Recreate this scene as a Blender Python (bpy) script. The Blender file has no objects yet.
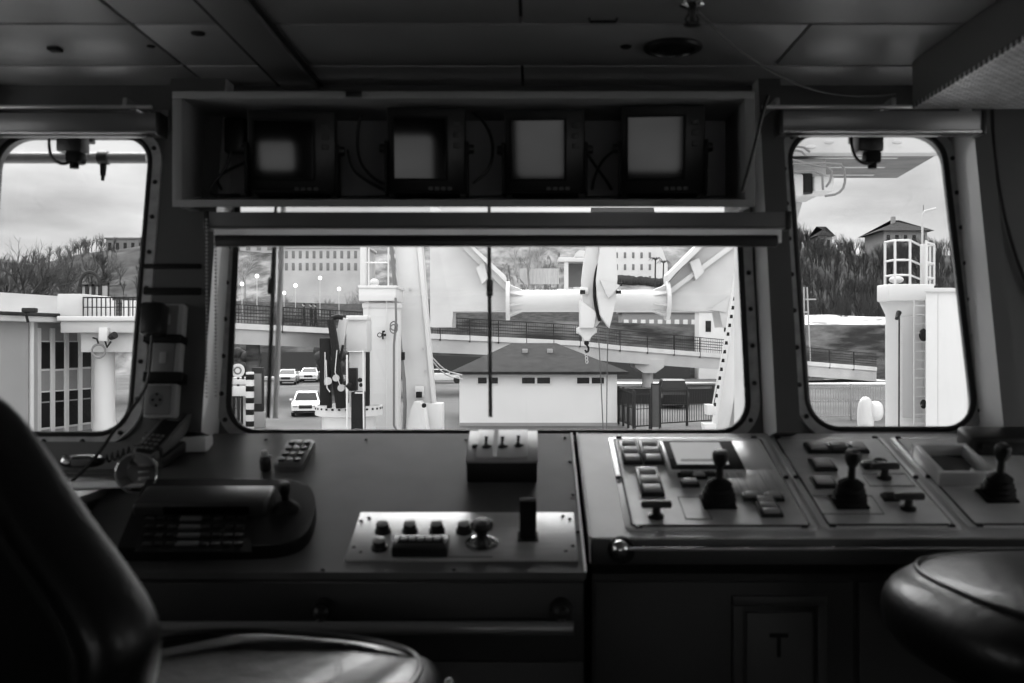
import bpy, bmesh, math, random
from mathutils import Matrix, Vector, Euler

S = bpy.context.scene
COL = S.collection
# ------------------------------------------------------------------ camera
cam_d = bpy.data.cameras.new('camera')
cam = bpy.data.objects.new('camera', cam_d)
COL.objects.link(cam)
EYE = 1.5
cam.location = (0, 0, EYE)
cam.rotation_euler = (math.pi/2, 0, 0)
cam_d.sensor_width = 36
cam_d.lens = 36*1000/1024
cam_d.shift_x = -18/1024
cam_d.clip_start = 0.02
cam_d.clip_end = 3000
cam_d.dof.use_dof = True
cam_d.dof.focus_distance = 40
cam_d.dof.aperture_fstop = 5.6
S.camera = cam
# ------------------------------------------------------------------ light
S.view_settings.view_transform = 'Standard'
S.view_settings.look = 'None'
S.view_settings.gamma = 1
S.view_settings.use_curve_mapping = False
S.view_settings.exposure = 1.0
world = bpy.data.worlds.new('overcast_sky')
S.world = world
world.use_nodes = True
wn = world.node_tree; wn.nodes.clear()
def N(t, ty, **kw):
    n = t.nodes.new(ty)
    for k, v in kw.items(): setattr(n, k, v)
    return n
_o = N(wn, 'ShaderNodeOutputWorld'); _b = N(wn, 'ShaderNodeBackground')
_tc = N(wn, 'ShaderNodeTexCoord'); _mp = N(wn, 'ShaderNodeMapping')
_mp.inputs['Scale'].default_value = (1, 1, 3.2)
_ns = N(wn, 'ShaderNodeTexNoise'); _ns.inputs['Scale'].default_value = 4.5; _ns.inputs['Detail'].default_value = 7; _ns.inputs['Roughness'].default_value = .52
_rp = N(wn, 'ShaderNodeValToRGB')
_rp.color_ramp.elements[0].position = .33; _rp.color_ramp.elements[0].color = (.28, .28, .28, 1)
_rp.color_ramp.elements[1].position = .66; _rp.color_ramp.elements[1].color = (.55, .55, .55, 1)
_sx = N(wn, 'ShaderNodeSeparateXYZ'); _mr = N(wn, 'ShaderNodeMapRange')
_mr.inputs['From Min'].default_value = .03; _mr.inputs['From Max'].default_value = .2
_mr.inputs['To Min'].default_value = 1.25; _mr.inputs['To Max'].default_value = .95
_mu = N(wn, 'ShaderNodeMix', data_type='RGBA', blend_type='MULTIPLY'); _mu.inputs['Factor'].default_value = 1
L = wn.links.new
L(_tc.outputs['Generated'], _mp.inputs['Vector']); L(_mp.outputs['Vector'], _ns.inputs['Vector'])
L(_ns.outputs['Fac'], _rp.inputs['Fac']); L(_tc.outputs['Generated'], _sx.inputs['Vector'])
L(_sx.outputs['Z'], _mr.inputs['Value']); L(_rp.outputs['Color'], _mu.inputs['A']); L(_mr.outputs['Result'], _mu.inputs['B'])
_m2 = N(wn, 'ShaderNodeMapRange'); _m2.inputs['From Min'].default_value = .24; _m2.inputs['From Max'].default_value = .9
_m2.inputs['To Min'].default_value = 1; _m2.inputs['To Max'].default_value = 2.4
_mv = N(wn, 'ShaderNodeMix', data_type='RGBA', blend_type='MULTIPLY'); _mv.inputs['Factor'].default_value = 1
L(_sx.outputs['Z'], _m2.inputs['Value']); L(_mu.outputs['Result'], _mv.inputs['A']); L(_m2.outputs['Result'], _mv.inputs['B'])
_m3 = N(wn, 'ShaderNodeMapRange'); _m3.inputs['From Min'].default_value = .25; _m3.inputs['From Max'].default_value = -.8   # unseen sky astern made brighter to light the facades
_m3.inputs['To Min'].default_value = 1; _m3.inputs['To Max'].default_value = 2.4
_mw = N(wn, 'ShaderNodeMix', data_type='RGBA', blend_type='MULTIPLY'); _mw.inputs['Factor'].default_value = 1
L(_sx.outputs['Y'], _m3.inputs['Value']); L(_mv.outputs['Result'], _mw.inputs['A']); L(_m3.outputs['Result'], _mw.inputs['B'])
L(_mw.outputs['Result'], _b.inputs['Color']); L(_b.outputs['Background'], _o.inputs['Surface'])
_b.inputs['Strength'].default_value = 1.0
sun_d = bpy.data.lights.new('veiled_sun', 'SUN'); sun = bpy.data.objects.new('veiled_sun', sun_d); COL.objects.link(sun)
sun_d.energy = 3.8; sun_d.angle = math.radians(60)
sun.rotation_euler = (math.radians(-42), 0, math.radians(8))   # bright veil of cloud ahead, high
try:
    S.cycles.max_bounces = 8; S.cycles.diffuse_bounces = 4; S.cycles.glossy_bounces = 4; S.cycles.transparent_max_bounces = 16
    S.cycles.use_denoising = True; S.cycles.sample_clamp_indirect = 4
except Exception: pass

# ------------------------------------------------------------------ pixel rays -> real places
F = 1000.0; CX = 530.0; CY = 341.5
def at(px, py, Y): return Vector(((px-CX)/F*Y, Y, EYE+(CY-py)/F*Y))
def ray(px, py): return Vector(((px-CX)/F, 1, (CY-py)/F))
CAMP = Vector((0, 0, EYE))
def hit(px, py, M, h=0):
    """point of the ray on the local plane z=h of frame M, in M's local coordinates"""
    Mi = M.inverted(); o = Mi @ CAMP; d = (Mi.to_3x3()) @ ray(px, py)
    t = (h-o.z)/d.z
    return o+d*t

# ------------------------------------------------------------------ materials
MATS = {}
def mat(name, v=.5, rough=.5, metal=0, var=.0, scale=8, bump=0, bscale=60, coat=0, spec=.5, emit=0, stretch=None, wav=None):
    if name in MATS: return MATS[name]
    m = bpy.data.materials.new(name); m.use_nodes = True
    t = m.node_tree; p = t.nodes['Principled BSDF']; l = t.links.new
    p.inputs['Base Color'].default_value = (v, v, v, 1)
    p.inputs['Roughness'].default_value = rough; p.inputs['Metallic'].default_value = metal
    p.inputs['Coat Weight'].default_value = coat; p.inputs['Specular IOR Level'].default_value = spec
    if emit:
        p.inputs['Emission Color'].default_value = (1, 1, 1, 1); p.inputs['Emission Strength'].default_value = emit
    tc = N(t, 'ShaderNodeTexCoord'); mp = N(t, 'ShaderNodeMapping')
    if stretch: mp.inputs['Scale'].default_value = stretch
    l(tc.outputs['Object'], mp.inputs['Vector'])
    if var:
        n = N(t, 'ShaderNodeTexNoise'); n.inputs['Scale'].default_value = scale; n.inputs['Detail'].default_value = 6
        r = N(t, 'ShaderNodeMapRange'); r.inputs['From Min'].default_value = .3; r.inputs['From Max'].default_value = .7
        r.inputs['To Min'].default_value = max(0, v*(1-var)); r.inputs['To Max'].default_value = v*(1+var)
        l(mp.outputs['Vector'], n.inputs['Vector']); l(n.outputs['Fac'], r.inputs['Value']); l(r.outputs['Result'], p.inputs['Base Color'])
    if bump:
        n2 = N(t, 'ShaderNodeTexNoise'); n2.inputs['Scale'].default_value = bscale; n2.inputs['Detail'].default_value = 4
        b = N(t, 'ShaderNodeBump'); b.inputs['Strength'].default_value = bump; b.inputs['Distance'].default_value = .01
        l(mp.outputs['Vector'], n2.inputs['Vector']); l(n2.outputs['Fac'], b.inputs['Height']); l(b.outputs['Normal'], p.inputs['Normal'])
    MATS[name] = m
    return m
def mix_patch(name, v0, v1, scale, lo, hi, rough=.9, detail=8, stretch=None):
    """two-tone ground cover (snow patches on grass, stains on asphalt)"""
    if name in MATS: return MATS[name]
    m = bpy.data.materials.new(name); m.use_nodes = True; t = m.node_tree; p = t.nodes['Principled BSDF']; l = t.links.new
    tc = N(t, 'ShaderNodeTexCoord'); mp = N(t, 'ShaderNodeMapping'); n = N(t, 'ShaderNodeTexNoise'); r = N(t, 'ShaderNodeValToRGB')
    if stretch: mp.inputs['Scale'].default_value = stretch
    n.inputs['Scale'].default_value = scale; n.inputs['Detail'].default_value = detail; n.inputs['Roughness'].default_value = .65
    e = r.color_ramp.elements; e[0].position = lo; e[0].color = (v0, v0, v0, 1); e[1].position = hi; e[1].color = (v1, v1, v1, 1)
    l(tc.outputs['Object'], mp.inputs['Vector']); l(mp.outputs['Vector'], n.inputs['Vector']); l(n.outputs['Fac'], r.inputs['Fac']); l(r.outputs['Color'], p.inputs['Base Color'])
    p.inputs['Roughness'].default_value = rough; p.inputs['Specular IOR Level'].default_value = .06
    MATS[name] = m; return m
def pane_mat(name='window_glass', tint=.93, refl=1.0):
    if name in MATS: return MATS[name]
    m = bpy.data.materials.new(name); m.use_nodes = True; t = m.node_tree; t.nodes.clear(); l = t.links.new
    o = N(t, 'ShaderNodeOutputMaterial'); mx = N(t, 'ShaderNodeMixShader'); tr = N(t, 'ShaderNodeBsdfTransparent'); gl = N(t, 'ShaderNodeBsdfGlossy'); fr = N(t, 'ShaderNodeFresnel')
    tr.inputs['Color'].default_value = (tint, tint, tint, 1); gl.inputs['Roughness'].default_value = .01; gl.inputs['Color'].default_value = (refl, refl, refl, 1); fr.inputs['IOR'].default_value = 1.45
    l(fr.outputs['Fac'], mx.inputs['Fac']); l(tr.outputs['BSDF'], mx.inputs[1]); l(gl.outputs['BSDF'], mx.inputs[2]); l(mx.outputs['Shader'], o.inputs['Surface'])
    MATS[name] = m; return m
def facade_mat(name, wall, glass, sx, sz, fx=.55, fz=.6):
    if name in MATS: return MATS[name]
    m = mat(name, wall, .9, var=.1, scale=.4)
    return m

# interior
LINING = mat('painted_lining', .085, .45, var=.08, scale=6, bump=.02)
JAMB_LIT = mat('jamb_lit', .8, .14, var=.06, scale=5)  # bright base colour carries the daylight on the window reveals
CEIL = mat('ceiling_panel', .23, .42, var=.12, scale=3)
CEILSEAM = mat('ceiling_seam', .02, .8)
FLOORM = mat('floor_vinyl', .05, .5, var=.2, scale=20)
FLANGE = mat('flange_metal', .36, .45, .3, var=.2, scale=30)
RUBBER = mat('black_rubber', .008, .45)
BLACK = mat('black_plastic', .007, .35, var=.1, scale=20)
BLACKM = mat('black_matt', .008, .7, spec=.2)
SHELF = mat('shelf_laminate', .26, .5, var=.1, scale=4)
CASS = mat('blind_cassette', .16, .3, .5, var=.05)
ALU = mat('brushed_aluminium', .72, .40, .5, var=.12, scale=14, stretch=(1, 20, 20))
PANEL = mat('panel_grey', .85, .42, .6, var=.06, scale=20)
CONL = mat('console_laminate', .085, .33, var=.3, scale=5, bump=.015, bscale=300)
CONR = mat('console_grey', .58, .40, .5, var=.08, scale=8)
CONF = mat('console_front', .022, .5, var=.1, scale=6)
STEEL = mat('steel', .55, .18, 1)
SCREWM = mat('screw_dark', .02, .4, .5)
LEATHER = mat('black_leather', .006, .36, bump=.12, bscale=40, coat=.12, var=.2, scale=10, spec=.42)
PIPING = mat('leather_piping', .02, .3)
KEYD = mat('key_dark', .03, .4); KEYG = mat('key_grey', .34, .45); KEYW = mat('key_light', .5, .45); KEYM = mat('key_mid', .12, .4)
SCRG = mat('screen_glass', .003, .05, spec=.25)
CHROME = mat('chrome', .75, .12, 1)
PAPER = mat('paper', .9, .8)
WHITEP = mat('white_plastic', .6, .4); GREYP = mat('grey_plastic', .2, .45, var=.05)
LCD = mat('display_sheet', .85, .25, var=.04, emit=.10)
# exterior
SHIPW = mat('ship_white_paint', .50, .45, var=.05, scale=.9)
SHIPW2 = mat('ship_white_paint_worn', .44, .5, var=.08, scale=2)
SHIPG = mat('ship_grey_paint', .35, .5, var=.1, scale=2)
SHIPK = mat('ship_black_paint', .010, .6, spec=.12)
WIRE = mat('wire_rope', .06, .6)
CONC = mat('concrete', .40, .85, var=.12, scale=.5)
CONCD = mix_patch('concrete_dark', .04, .24, .35, .4, .68, detail=12, stretch=(.5, 1, 2.2))
KERB = mat('kerb_white', .55, .8, var=.08, scale=1)
RAILD = mat('rail_dark', .025, .8, spec=.15)
PLASTER = mat('white_plaster', .60, .85, var=.04, scale=.6)
PLASTERG = mat('grey_plaster', .24, .85, var=.08, scale=.7)
ROOFD = mat('roof_tar', .022, .95, var=.35, scale=2.5, spec=.1)
GLASSD = mat('dark_window', .012, .12, spec=.2)
BARK = mat('bark', .035, .9, var=.2); BARKL = mat('bark_pale', .30, .9, var=.2)
ASPH = mix_patch('wet_asphalt', .045, .11, .18, .35, .7, .7)
HILLM = mix_patch('hill_grass', .07, .26, .22, .40, .64, detail=12, stretch=(1, .35, 1.6))
HILLD = mix_patch('hill_dark', .02, .09, .22, .4, .7, detail=12, stretch=(1, .4, 1.6))
SNOW = mix_patch('snow', .16, .62, .5, .36, .52, detail=10, stretch=(.4, 1, 1.5))
CARW = mat('car_white', .66, .25, coat=.5); CARK = mat('car_black', .010, .35, spec=.2); CARG = mat('car_grey', .3, .3, coat=.5)
TYRE = mat('tyre', .012, .8)
GLOBE = mat('lit_globe', .9, .5, emit=1.2)
PANE = pane_mat()

# ------------------------------------------------------------------ mesh builder
class MB:
    def __init__(s): s.bm = bmesh.new()
    def _add(s, verts, faces, m=0, M=None):
        vs = [s.bm.verts.new(M @ Vector(v) if M else Vector(v)) for v in verts]
        out = []
        for f in faces:
            try:
                fc = s.bm.faces.new([vs[i] for i in f]); fc.material_index = m; out.append(fc)
            except ValueError: pass
        return vs, out
    def box(s, x0, x1, y0, y1, z0, z1, bev=0, m=0, M=None, seg=2, taper=None):
        if x0 > x1: x0, x1 = x1, x0
        if y0 > y1: y0, y1 = y1, y0
        if z0 > z1: z0, z1 = z1, z0
        tx, ty = taper or (0, 0)
        v = [(x0, y0, z0), (x1, y0, z0), (x1, y1, z0), (x0, y1, z0), (x0+tx, y0+ty, z1), (x1-tx, y0+ty, z1), (x1-tx, y1-ty, z1), (x0+tx, y1-ty, z1)]
        f = [(0, 3, 2, 1), (4, 5, 6, 7), (0, 1, 5, 4), (1, 2, 6, 5), (2, 3, 7, 6), (3, 0, 4, 7)]
        vs, fs = s._add(v, f, m, M)
        if bev:
            bev = min(bev, .49*min(x1-x0, y1-y0, z1-z0))
            es = list({e for fc in fs for e in fc.edges})
            r = bmesh.ops.bevel(s.bm, geom=es, offset=bev, segments=seg, affect='EDGES', profile=.5, clamp_overlap=True)
            for fc in r['faces']: fc.material_index = m
        return s
    def prism(s, poly, z0, z1, m=0, M=None, bev=0, seg=2):
        """poly (x,y) CCW, extruded along z"""
        n = len(poly)
        v = [(p[0], p[1], z0) for p in poly]+[(p[0], p[1], z1) for p in poly]
        f = [tuple(range(n-1, -1, -1)), tuple(range(n, 2*n))]+[(i, (i+1) % n, n+(i+1) % n, n+i) for i in range(n)]
        vs, fs = s._add(v, f, m, M)
        if bev:
            es = list(fs[0].edges)+list(fs[1].edges)
            r = bmesh.ops.bevel(s.bm, geom=es, offset=bev, segments=seg, affect='EDGES', profile=.5, clamp_overlap=True)
            for fc in r['faces']: fc.material_index = m
        return s
    def lathe(s, prof, seg=24, m=0, M=None, cap=True):
        """prof list of (r,z)"""
        n = len(prof); v = []; f = []
        for r, z in prof:
            for k in range(seg):
                a = 2*math.pi*k/seg; v.append((r*math.cos(a), r*math.sin(a), z))
        for i in range(n-1):
            for k in range(seg):
                k2 = (k+1) % seg; f.append((i*seg+k, i*seg+k2, (i+1)*seg+k2, (i+1)*seg+k))
        if cap:
            f.append(tuple(range(seg-1, -1, -1))); f.append(tuple((n-1)*seg+k for k in range(seg)))
        s._add(v, f, m, M); return s
    def cyl(s, p0, p1, r0, r1=None, seg=14, m=0, M=None):
        r1 = r0 if r1 is None else r1
        p0 = Vector(p0); p1 = Vector(p1); d = p1-p0
        q = d.to_track_quat('Z', 'Y').to_matrix().to_4x4(); T = Matrix.Translation(p0) @ q
        if M: T = M @ T
        return s.lathe([(r0, 0), (r1, d.length)], seg, m, T)
    def ball(s, c, r, seg=16, m=0, M=None, sc=(1, 1, 1)):
        T = Matrix.Translation(Vector(c)) @ Matrix.Diagonal((sc[0], sc[1], sc[2], 1))
        if M: T = M @ T
        n = max(6, seg//2)
        return s.lathe([(max(1e-5, r*math.sin(math.pi*i/n)), -r*math.cos(math.pi*i/n)) for i in range(n+1)], seg, m, T)
    def tube(s, pts, r, seg=8, m=0, M=None, closed=False, smooth=0):
        pts = [Vector(p) for p in pts]
        if smooth:
            for _ in range(smooth):
                q = []
                n = len(pts)
                for i in range(n if closed else n-1):
                    a, b = pts[i], pts[(i+1) % n]; q += [a*.75+b*.25, a*.25+b*.75]
                pts = q if closed else [pts[0]]+q+[pts[-1]]
        n = len(pts); v = []; f = []; up = None
        rs = r if isinstance(r, (list, tuple)) else None
        for i, p in enumerate(pts):
            a = pts[(i-1) % n] if (closed or i) else p; b = pts[(i+1) % n] if (closed or i < n-1) else p
            d = (b-a).normalized() if (b-a).length > 1e-9 else Vector((0, 0, 1))
            if up is None:
                up = Vector((0, 0, 1)) if abs(d.z) < .9 else Vector((1, 0, 0))
            u = (up-d*up.dot(d))
            if u.length < 1e-6: u = d.orthogonal()
            u.normalize(); up = u; w = d.cross(u)
            rr = r if rs is None else rs[0]+(rs[1]-rs[0])*i/(n-1)
            for k in range(seg):
                an = 2*math.pi*k/seg; v.append(p+u*rr*math.cos(an)+w*rr*math.sin(an))
        for i in range(n if closed else n-1):
            j = (i+1) % n
            for k in range(seg):
                k2 = (k+1) % seg; f.append((i*seg+k, i*seg+k2, j*seg+k2, j*seg+k))
        if not closed:
            f.append(tuple(range(seg-1, -1, -1))); f.append(tuple((n-1)*seg+k for k in range(seg)))
        s._add(v, f, m, M); return s
    def cushion(s, sx, sy, sz, e=3.2, seg=40, m=0, M=None, ez=2.4, fn=None):
        """superellipsoid pad of half sizes; fn(x,y,z) may push points about"""
        v = []; f = []; R = seg//2
        def sp(c, p): return math.copysign(abs(c)**p, c)
        for i in range(R+1):
            ph = -math.pi/2+math.pi*i/R
            for k in range(seg):
                th = 2*math.pi*k/seg
                x = sx*sp(math.cos(ph), 2/ez)*sp(math.cos(th), 2/e); y = sy*sp(math.cos(ph), 2/ez)*sp(math.sin(th), 2/e); z = sz*sp(math.sin(ph), 2/ez)
                if fn: x, y, z = fn(x, y, z)
                v.append((x, y, z))
        for i in range(R):
            for k in range(seg):
                k2 = (k+1) % seg; f.append((i*seg+k, i*seg+k2, (i+1)*seg+k2, (i+1)*seg+k))
        s._add(v, f, m, M); bmesh.ops.remove_doubles(s.bm, verts=s.bm.verts, dist=1e-5); return s
    def obj(s, name, mats, parent=None, loc=(0, 0, 0), rot=(0, 0, 0), angle=40, M=None, recalc=True):
        if recalc: bmesh.ops.recalc_face_normals(s.bm, faces=s.bm.faces)
        me = bpy.data.meshes.new(name); s.bm.to_mesh(me); s.bm.free()
        for p in me.polygons: p.use_smooth = True
        try: me.set_sharp_from_angle(angle=math.radians(angle))
        except Exception: pass
        for mm in (mats if isinstance(mats, (list, tuple)) else [mats]): me.materials.append(mm)
        o = bpy.data.objects.new(name, me); COL.objects.link(o)
        if parent: o.parent = parent
        if M is not None: o.matrix_local = M
        else: o.location = loc; o.rotation_euler = rot
        return o
def plate(name, outline, holes, depth, mats, parent=None, M=None, bev=0):
    """flat plate with holes; from local z=0 down to -depth"""
    cu = bpy.data.curves.new('c', 'CURVE'); cu.dimensions = '2D'; cu.fill_mode = 'BOTH'; cu.extrude = depth/2; cu.bevel_depth = bev
    for poly in [outline]+holes:
        sp = cu.splines.new('POLY'); sp.points.add(len(poly)-1); sp.use_cyclic_u = True
        for i, p in enumerate(poly): sp.points[i].co = (p[0], p[1], 0, 1)
    tmp = bpy.data.objects.new('c', cu); COL.objects.link(tmp)
    dg = bpy.context.evaluated_depsgraph_get()
    me = bpy.data.meshes.new_from_object(tmp.evaluated_get(dg))
    bpy.data.objects.remove(tmp); bpy.data.curves.remove(cu)
    me.name = name
    for v in me.vertices: v.co.z -= depth/2
    for p in me.polygons: p.use_smooth = False
    me.materials.clear()
    for mm in (mats if isinstance(mats, (list, tuple)) else [mats]): me.materials.append(mm)
    o = bpy.data.objects.new(name, me); COL.objects.link(o)
    if parent: o.parent = parent
    if M is not None: o.matrix_local = M
    return o
def rrect(x0, x1, y0, y1, r, n=8):
    out = []
    for cx, cy, a0 in ((x1-r, y1-r, 0), (x0+r, y1-r, 90), (x0+r, y0+r, 180), (x1-r, y0+r, 270)):
        for i in range(n+1):
            a = math.radians(a0+90*i/n); out.append((cx+r*math.cos(a), cy+r*math.sin(a)))
    return out
def tag(o, label, cat, group=None, kind=None):
    if label: o['label'] = label
    if cat: o['category'] = cat
    if group: o['group'] = group
    if kind: o['kind'] = kind
    return o
def struct(o): o['kind'] = 'structure'; return o
def thing(name, label, cat, loc=(0, 0, 0), rot=(0, 0, 0), group=None, M=None):
    o = bpy.data.objects.new(name, None); COL.objects.link(o); o.empty_display_size = .05
    if M is not None: o.matrix_world = M
    else: o.location = loc; o.rotation_euler = rot
    return tag(o, label, cat, group)
def dup(o, loc=None, rot=None, label=None, group=None, scale=None, parent=None):
    r = o.copy(); COL.objects.link(r)
    if loc is not None: r.location = loc
    if rot is not None: r.rotation_euler = rot
    if scale is not None: r.scale = scale
    if label: r['label'] = label
    if group: r['group'] = group
    if parent: r.parent = parent
    for ch in list(o.children):
        c = ch.copy(); COL.objects.link(c); c.parent = r
        for g in list(ch.children):
            d = g.copy(); COL.objects.link(d); d.parent = c
    return r
def part(name, mb, mats, parent, label=None, **k):
    o = mb.obj(name, mats, parent, **k)
    if label: o['label'] = label
    return o
PI = math.pi
# ================================================================== ROOM SHELL
TILT = math.atan(.217)
MW = Matrix.Translation((0, 2.6, 1.256)) @ Matrix(((1, 0, 0, 0), (0, math.sin(TILT), -math.cos(TILT), 0), (0, math.cos(TILT), math.sin(TILT), 0), (0, 0, 0, 1)))
def W(px, py, h=0): return hit(px, py, MW, h)
FLOORZ = 0.0; CEILZ = 2.2; BACKY = -1.7; XL = -2.3; XR = 2.3
VB = W(500, 431).y; VT = W(500, 131).y
RAD = .085
# corner pixels TL TR BR BL of each glass
wins = [('window_1', [(-1, 136), (155, 136), (131, 436), (-22, 436)]),
        ('window_2', [(241, 131), (735, 131), (750, 434), (227, 434)]),
        ('window_3', [(786, 133), (942, 133), (977, 431), (807, 431)])]
def rquad(q, d=0, r=RAD, n=8):
    """rounded quad (TL TR BR BL), grown by d"""
    q = [Vector(p) for p in (q[3], q[2], q[1], q[0])]   # CCW from bottom left
    out = []; m_ = 4; c = []
    L_ = []
    for i in range(4):
        a, b = q[i], q[(i+1) % 4]; t_ = (b-a).normalized(); nrm = Vector((t_.y, -t_.x)); L_.append((a+nrm*d, t_, nrm))
    def inter(l1, l2):
        (p, t1, _), (q_, t2, _) = l1, l2; den = t1.x*t2.y-t1.y*t2.x; w_ = q_-p; k = (w_.x*t2.y-w_.y*t2.x)/den; return p+t1*k
    for i in range(4):
        l0, l1 = L_[i-1], L_[i]; rr = r+d
        P_ = (l0[0]-l0[2]*rr, l0[1], 0); Q_ = (l1[0]-l1[2]*rr, l1[1], 0); cc = inter(P_, Q_)
        a0 = math.atan2(l0[2].y, l0[2].x); a1 = math.atan2(l1[2].y, l1[2].x)
        while a1 < a0: a1 += 2*PI
        for k in range(n+1): a = a0+(a1-a0)*k/n; out.append((cc.x+rr*math.cos(a), cc.y+rr*math.sin(a)))
    return out
wins = [(nm, [(W(*p).x, W(*p).y) for p in q]) for nm, q in wins]
holes = [rquad(q) for _, q in wins]
struct(plate('wall_front', [(XL, -.10), (XR, -.10), (XR, 1.05), (XL, 1.05)], holes, .03, LINING, M=MW))
struct(MB().box(XL, XR, 2.575, 2.62, 0, 1.16).obj('wall_front_lower', LINING))
LABW = {'window_1': 'riveted slanted wheelhouse window over the terminal building', 'window_2': 'wide riveted wheelhouse window in the middle facing the white gantry', 'window_3': 'riveted slanted wheelhouse window facing the railed white tower'}
for (nm, wq), hl in zip(wins, holes):
    e = thing(nm, LABW[nm], 'window', M=MW); e['kind'] = 'structure'
    fw = .028
    plate('window_frame', rquad(wq, fw), [rquad(wq, -.004)], .012, FLANGE, e, M=Matrix.Translation((0, 0, .0125)))
    g = MB(); g.tube([(x, y, .008) for x, y in rquad(wq, -.003)], .0085, 8, closed=True); part('gasket', g, RUBBER, e)
    b = MB()
    ring = rquad(wq, .015, n=8); acc = .05
    for i in range(len(ring)):
        p0_ = Vector(ring[i]); p1_ = Vector(ring[(i+1) % len(ring)]); ln_ = (p1_-p0_).length
        while acc < ln_:
            q_ = p0_+(p1_-p0_)*(acc/ln_); b.lathe([(.0065, .011), (.0065, .016), (.003, .019)], 8, 0, Matrix.Translation((q_.x, q_.y, 0))); acc += .10
        acc -= ln_
    part('bolts', b, SCREWM, e)
    p = MB(); p.prism(rquad(wq, .002), -.012, -.006); part('pane', p, PANE, e)
# linings between the windows: boxes that stand proud of the window plane
LH = .14
def lin(name, pts, m=LINING, jamb=None):
    b = MB()
    b.prism(pts, .0, LH)
    o = b.obj(name, [m, JAMB_LIT], M=MW)
    if jamb:
        for p in o.data.polygons:
            n = p.normal
            if abs(n.x) > .8: p.material_index = 1  # side faces coloured as lit, fronts stay dark lining
    return struct(o)
VLO = VB-.02
def post(name, xl, xr, v0=VLO, v1=1.02, **k): return lin(name, [(xl, v0), (xr, v0), (xr, v1), (xl, v1)], **k)
uL0 = W(143, 420, LH).x; uL1 = W(202, 420, LH).x
uR0 = W(776, 420, LH).x; uR1 = W(800, 420, LH).x
post('trim_1', uL0, uL1, jamb=1)
post('trim_2', uR0, uR1, jamb=1)
uE = W(1003, 420, LH).x
post('trim_3', uE, uE+.045, jamb=1)
struct(MB().prism([(uE+.045, VLO), (XR-.01, VLO), (XR-.01, 1.0), (uE+.045, 1.0)], 0, LH-.05).obj('trim_4', LINING, M=MW))
post('trim_5', XL+.01, wins[0][1][3][0]-.05, jamb=1)
# lining under and over the windows
sill = MB(); sill.box(XL+.01, XR-.01, -.09, VB-.03, 0.001, .02); struct(sill.obj('trim_6', LINING, M=MW))
hd = MB(); hd.box(XL+.01, XR-.01, VT+.03, 1.0, 0.001, LH-.07); struct(hd.obj('trim_7', LINING, M=MW))
# floor, ceiling, side and back walls
struct(MB().box(XL-.05, XR+.05, BACKY-.05, 2.62, -.06, 0).obj('floor', FLOORM))
c = MB()
ys = [(BACKY-.05, -.9), (-.89, -.1), (-.088, .7), (.712, 1.45), (1.462, 2.2), (2.212, 2.535), (2.547, 2.9)]
for i, (a, b_) in enumerate(ys):
    xs = [XL-.05, -.88, .62 if i % 2 else -.02, 1.46, XR+.05]
    for j in range(len(xs)-1): c.box(xs[j]+.004, xs[j+1]-.004, a, b_, CEILZ, CEILZ+.03, .002)
struct(c.obj('ceiling', CEIL))
struct(MB().box(XL-.05, XR+.05, BACKY-.05, 3.0, CEILZ+.02, CEILZ+.06).obj('ceiling_slab', CEILSEAM))
for nm, x in (('wall_left', XL-.05), ('wall_right', XR)):
    MS_ = Matrix(((0, 0, 1, x+.05), (1, 0, 0, 0), (0, 1, 0, 0), (0, 0, 0, 1)))
    struct(plate(nm, [(BACKY, 0), (2.75, 0), (2.75, CEILZ), (BACKY, CEILZ)], [rrect(.7, 1.2, 1.25, 1.95, .08, 6), rrect(1.4, 2.3, 1.15, 1.98, .08, 6)], .05, LINING, M=MS_))
# back wall; aft windows placed and sized for the bright patches in the monitors
MBK = Matrix.Translation((0, BACKY, 0)) @ Matrix.Rotation(PI/2, 4, 'X')
bh = [rrect(-.90, -.68, 1.31, 1.50, .03, 5), rrect(-.53, -.21, 1.12, 1.55, .04, 6), rrect(-.09, .27, 1.0, 1.42, .04, 6), rrect(.8, 1.4, 1.3, 1.9, .06, 6)]
struct(plate('wall_back', [(XL, 0), (XR, 0), (XR, CEILZ), (XL, CEILZ)], bh, .05, LINING, M=MBK))
# ceiling channel running to the window wall
ch = MB()
x0 = at(300, 84, 2.72).x
ch.box(x0-.048, x0+.048, -1.0, 2.76, CEILZ-.012, CEILZ+.001, .003)
struct(ch.obj('trim_8', mat('channel_paint', .2, .4)))
ch = MB()
for s_ in (-1, 1): ch.box(x0+s_*.056-.006, x0+s_*.056+.006, -1.0, 2.76, CEILZ-.004, CEILZ+.001)
struct(ch.obj('trim_9', CEILSEAM))

# ================================================================== CEILING FITTINGS
def ceil_at(px, py, dz=0):
    t = (CEILZ-dz-EYE)/((CY-py)/F); return Vector(((px-CX)/F*t, t, CEILZ-dz))
FL = Matrix.Rotation(PI, 4, 'X')
p = ceil_at(673, 46)
t = thing('ceiling_speaker', 'round dark ceiling speaker grille in front of the monitor shelf', 'speaker', p, (PI, 0, 0))
part('rim', MB().lathe([(.052, .0), (.068, .0), (.07, .004), (.066, .010), (.054, .012), (.052, .004)], 36), BLACK, t)
g = MB(); g.lathe([(.053, .0), (.053, .004), (.04, .007), (.02, .009), (.001, .0095)], 30)
for k in range(1, 6): g.tube([(.01*k*math.cos(a*PI/12), .01*k*math.sin(a*PI/12), .0095-.0003*k*k*.3) for a in range(24)], .0012, 5, closed=True)
part('grille', g, BLACKM, t)
p = ceil_at(626, 46)
t = tag(MB().lathe([(.014, 0), (.014, .003), (.009, .006), (.001, .007)], 18).obj('ceiling_plug', BLACKM, loc=p, rot=(PI, 0, 0)), 'small dark round plug in the ceiling beside the speaker', 'plug')
p = ceil_at(692, 4)
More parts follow.
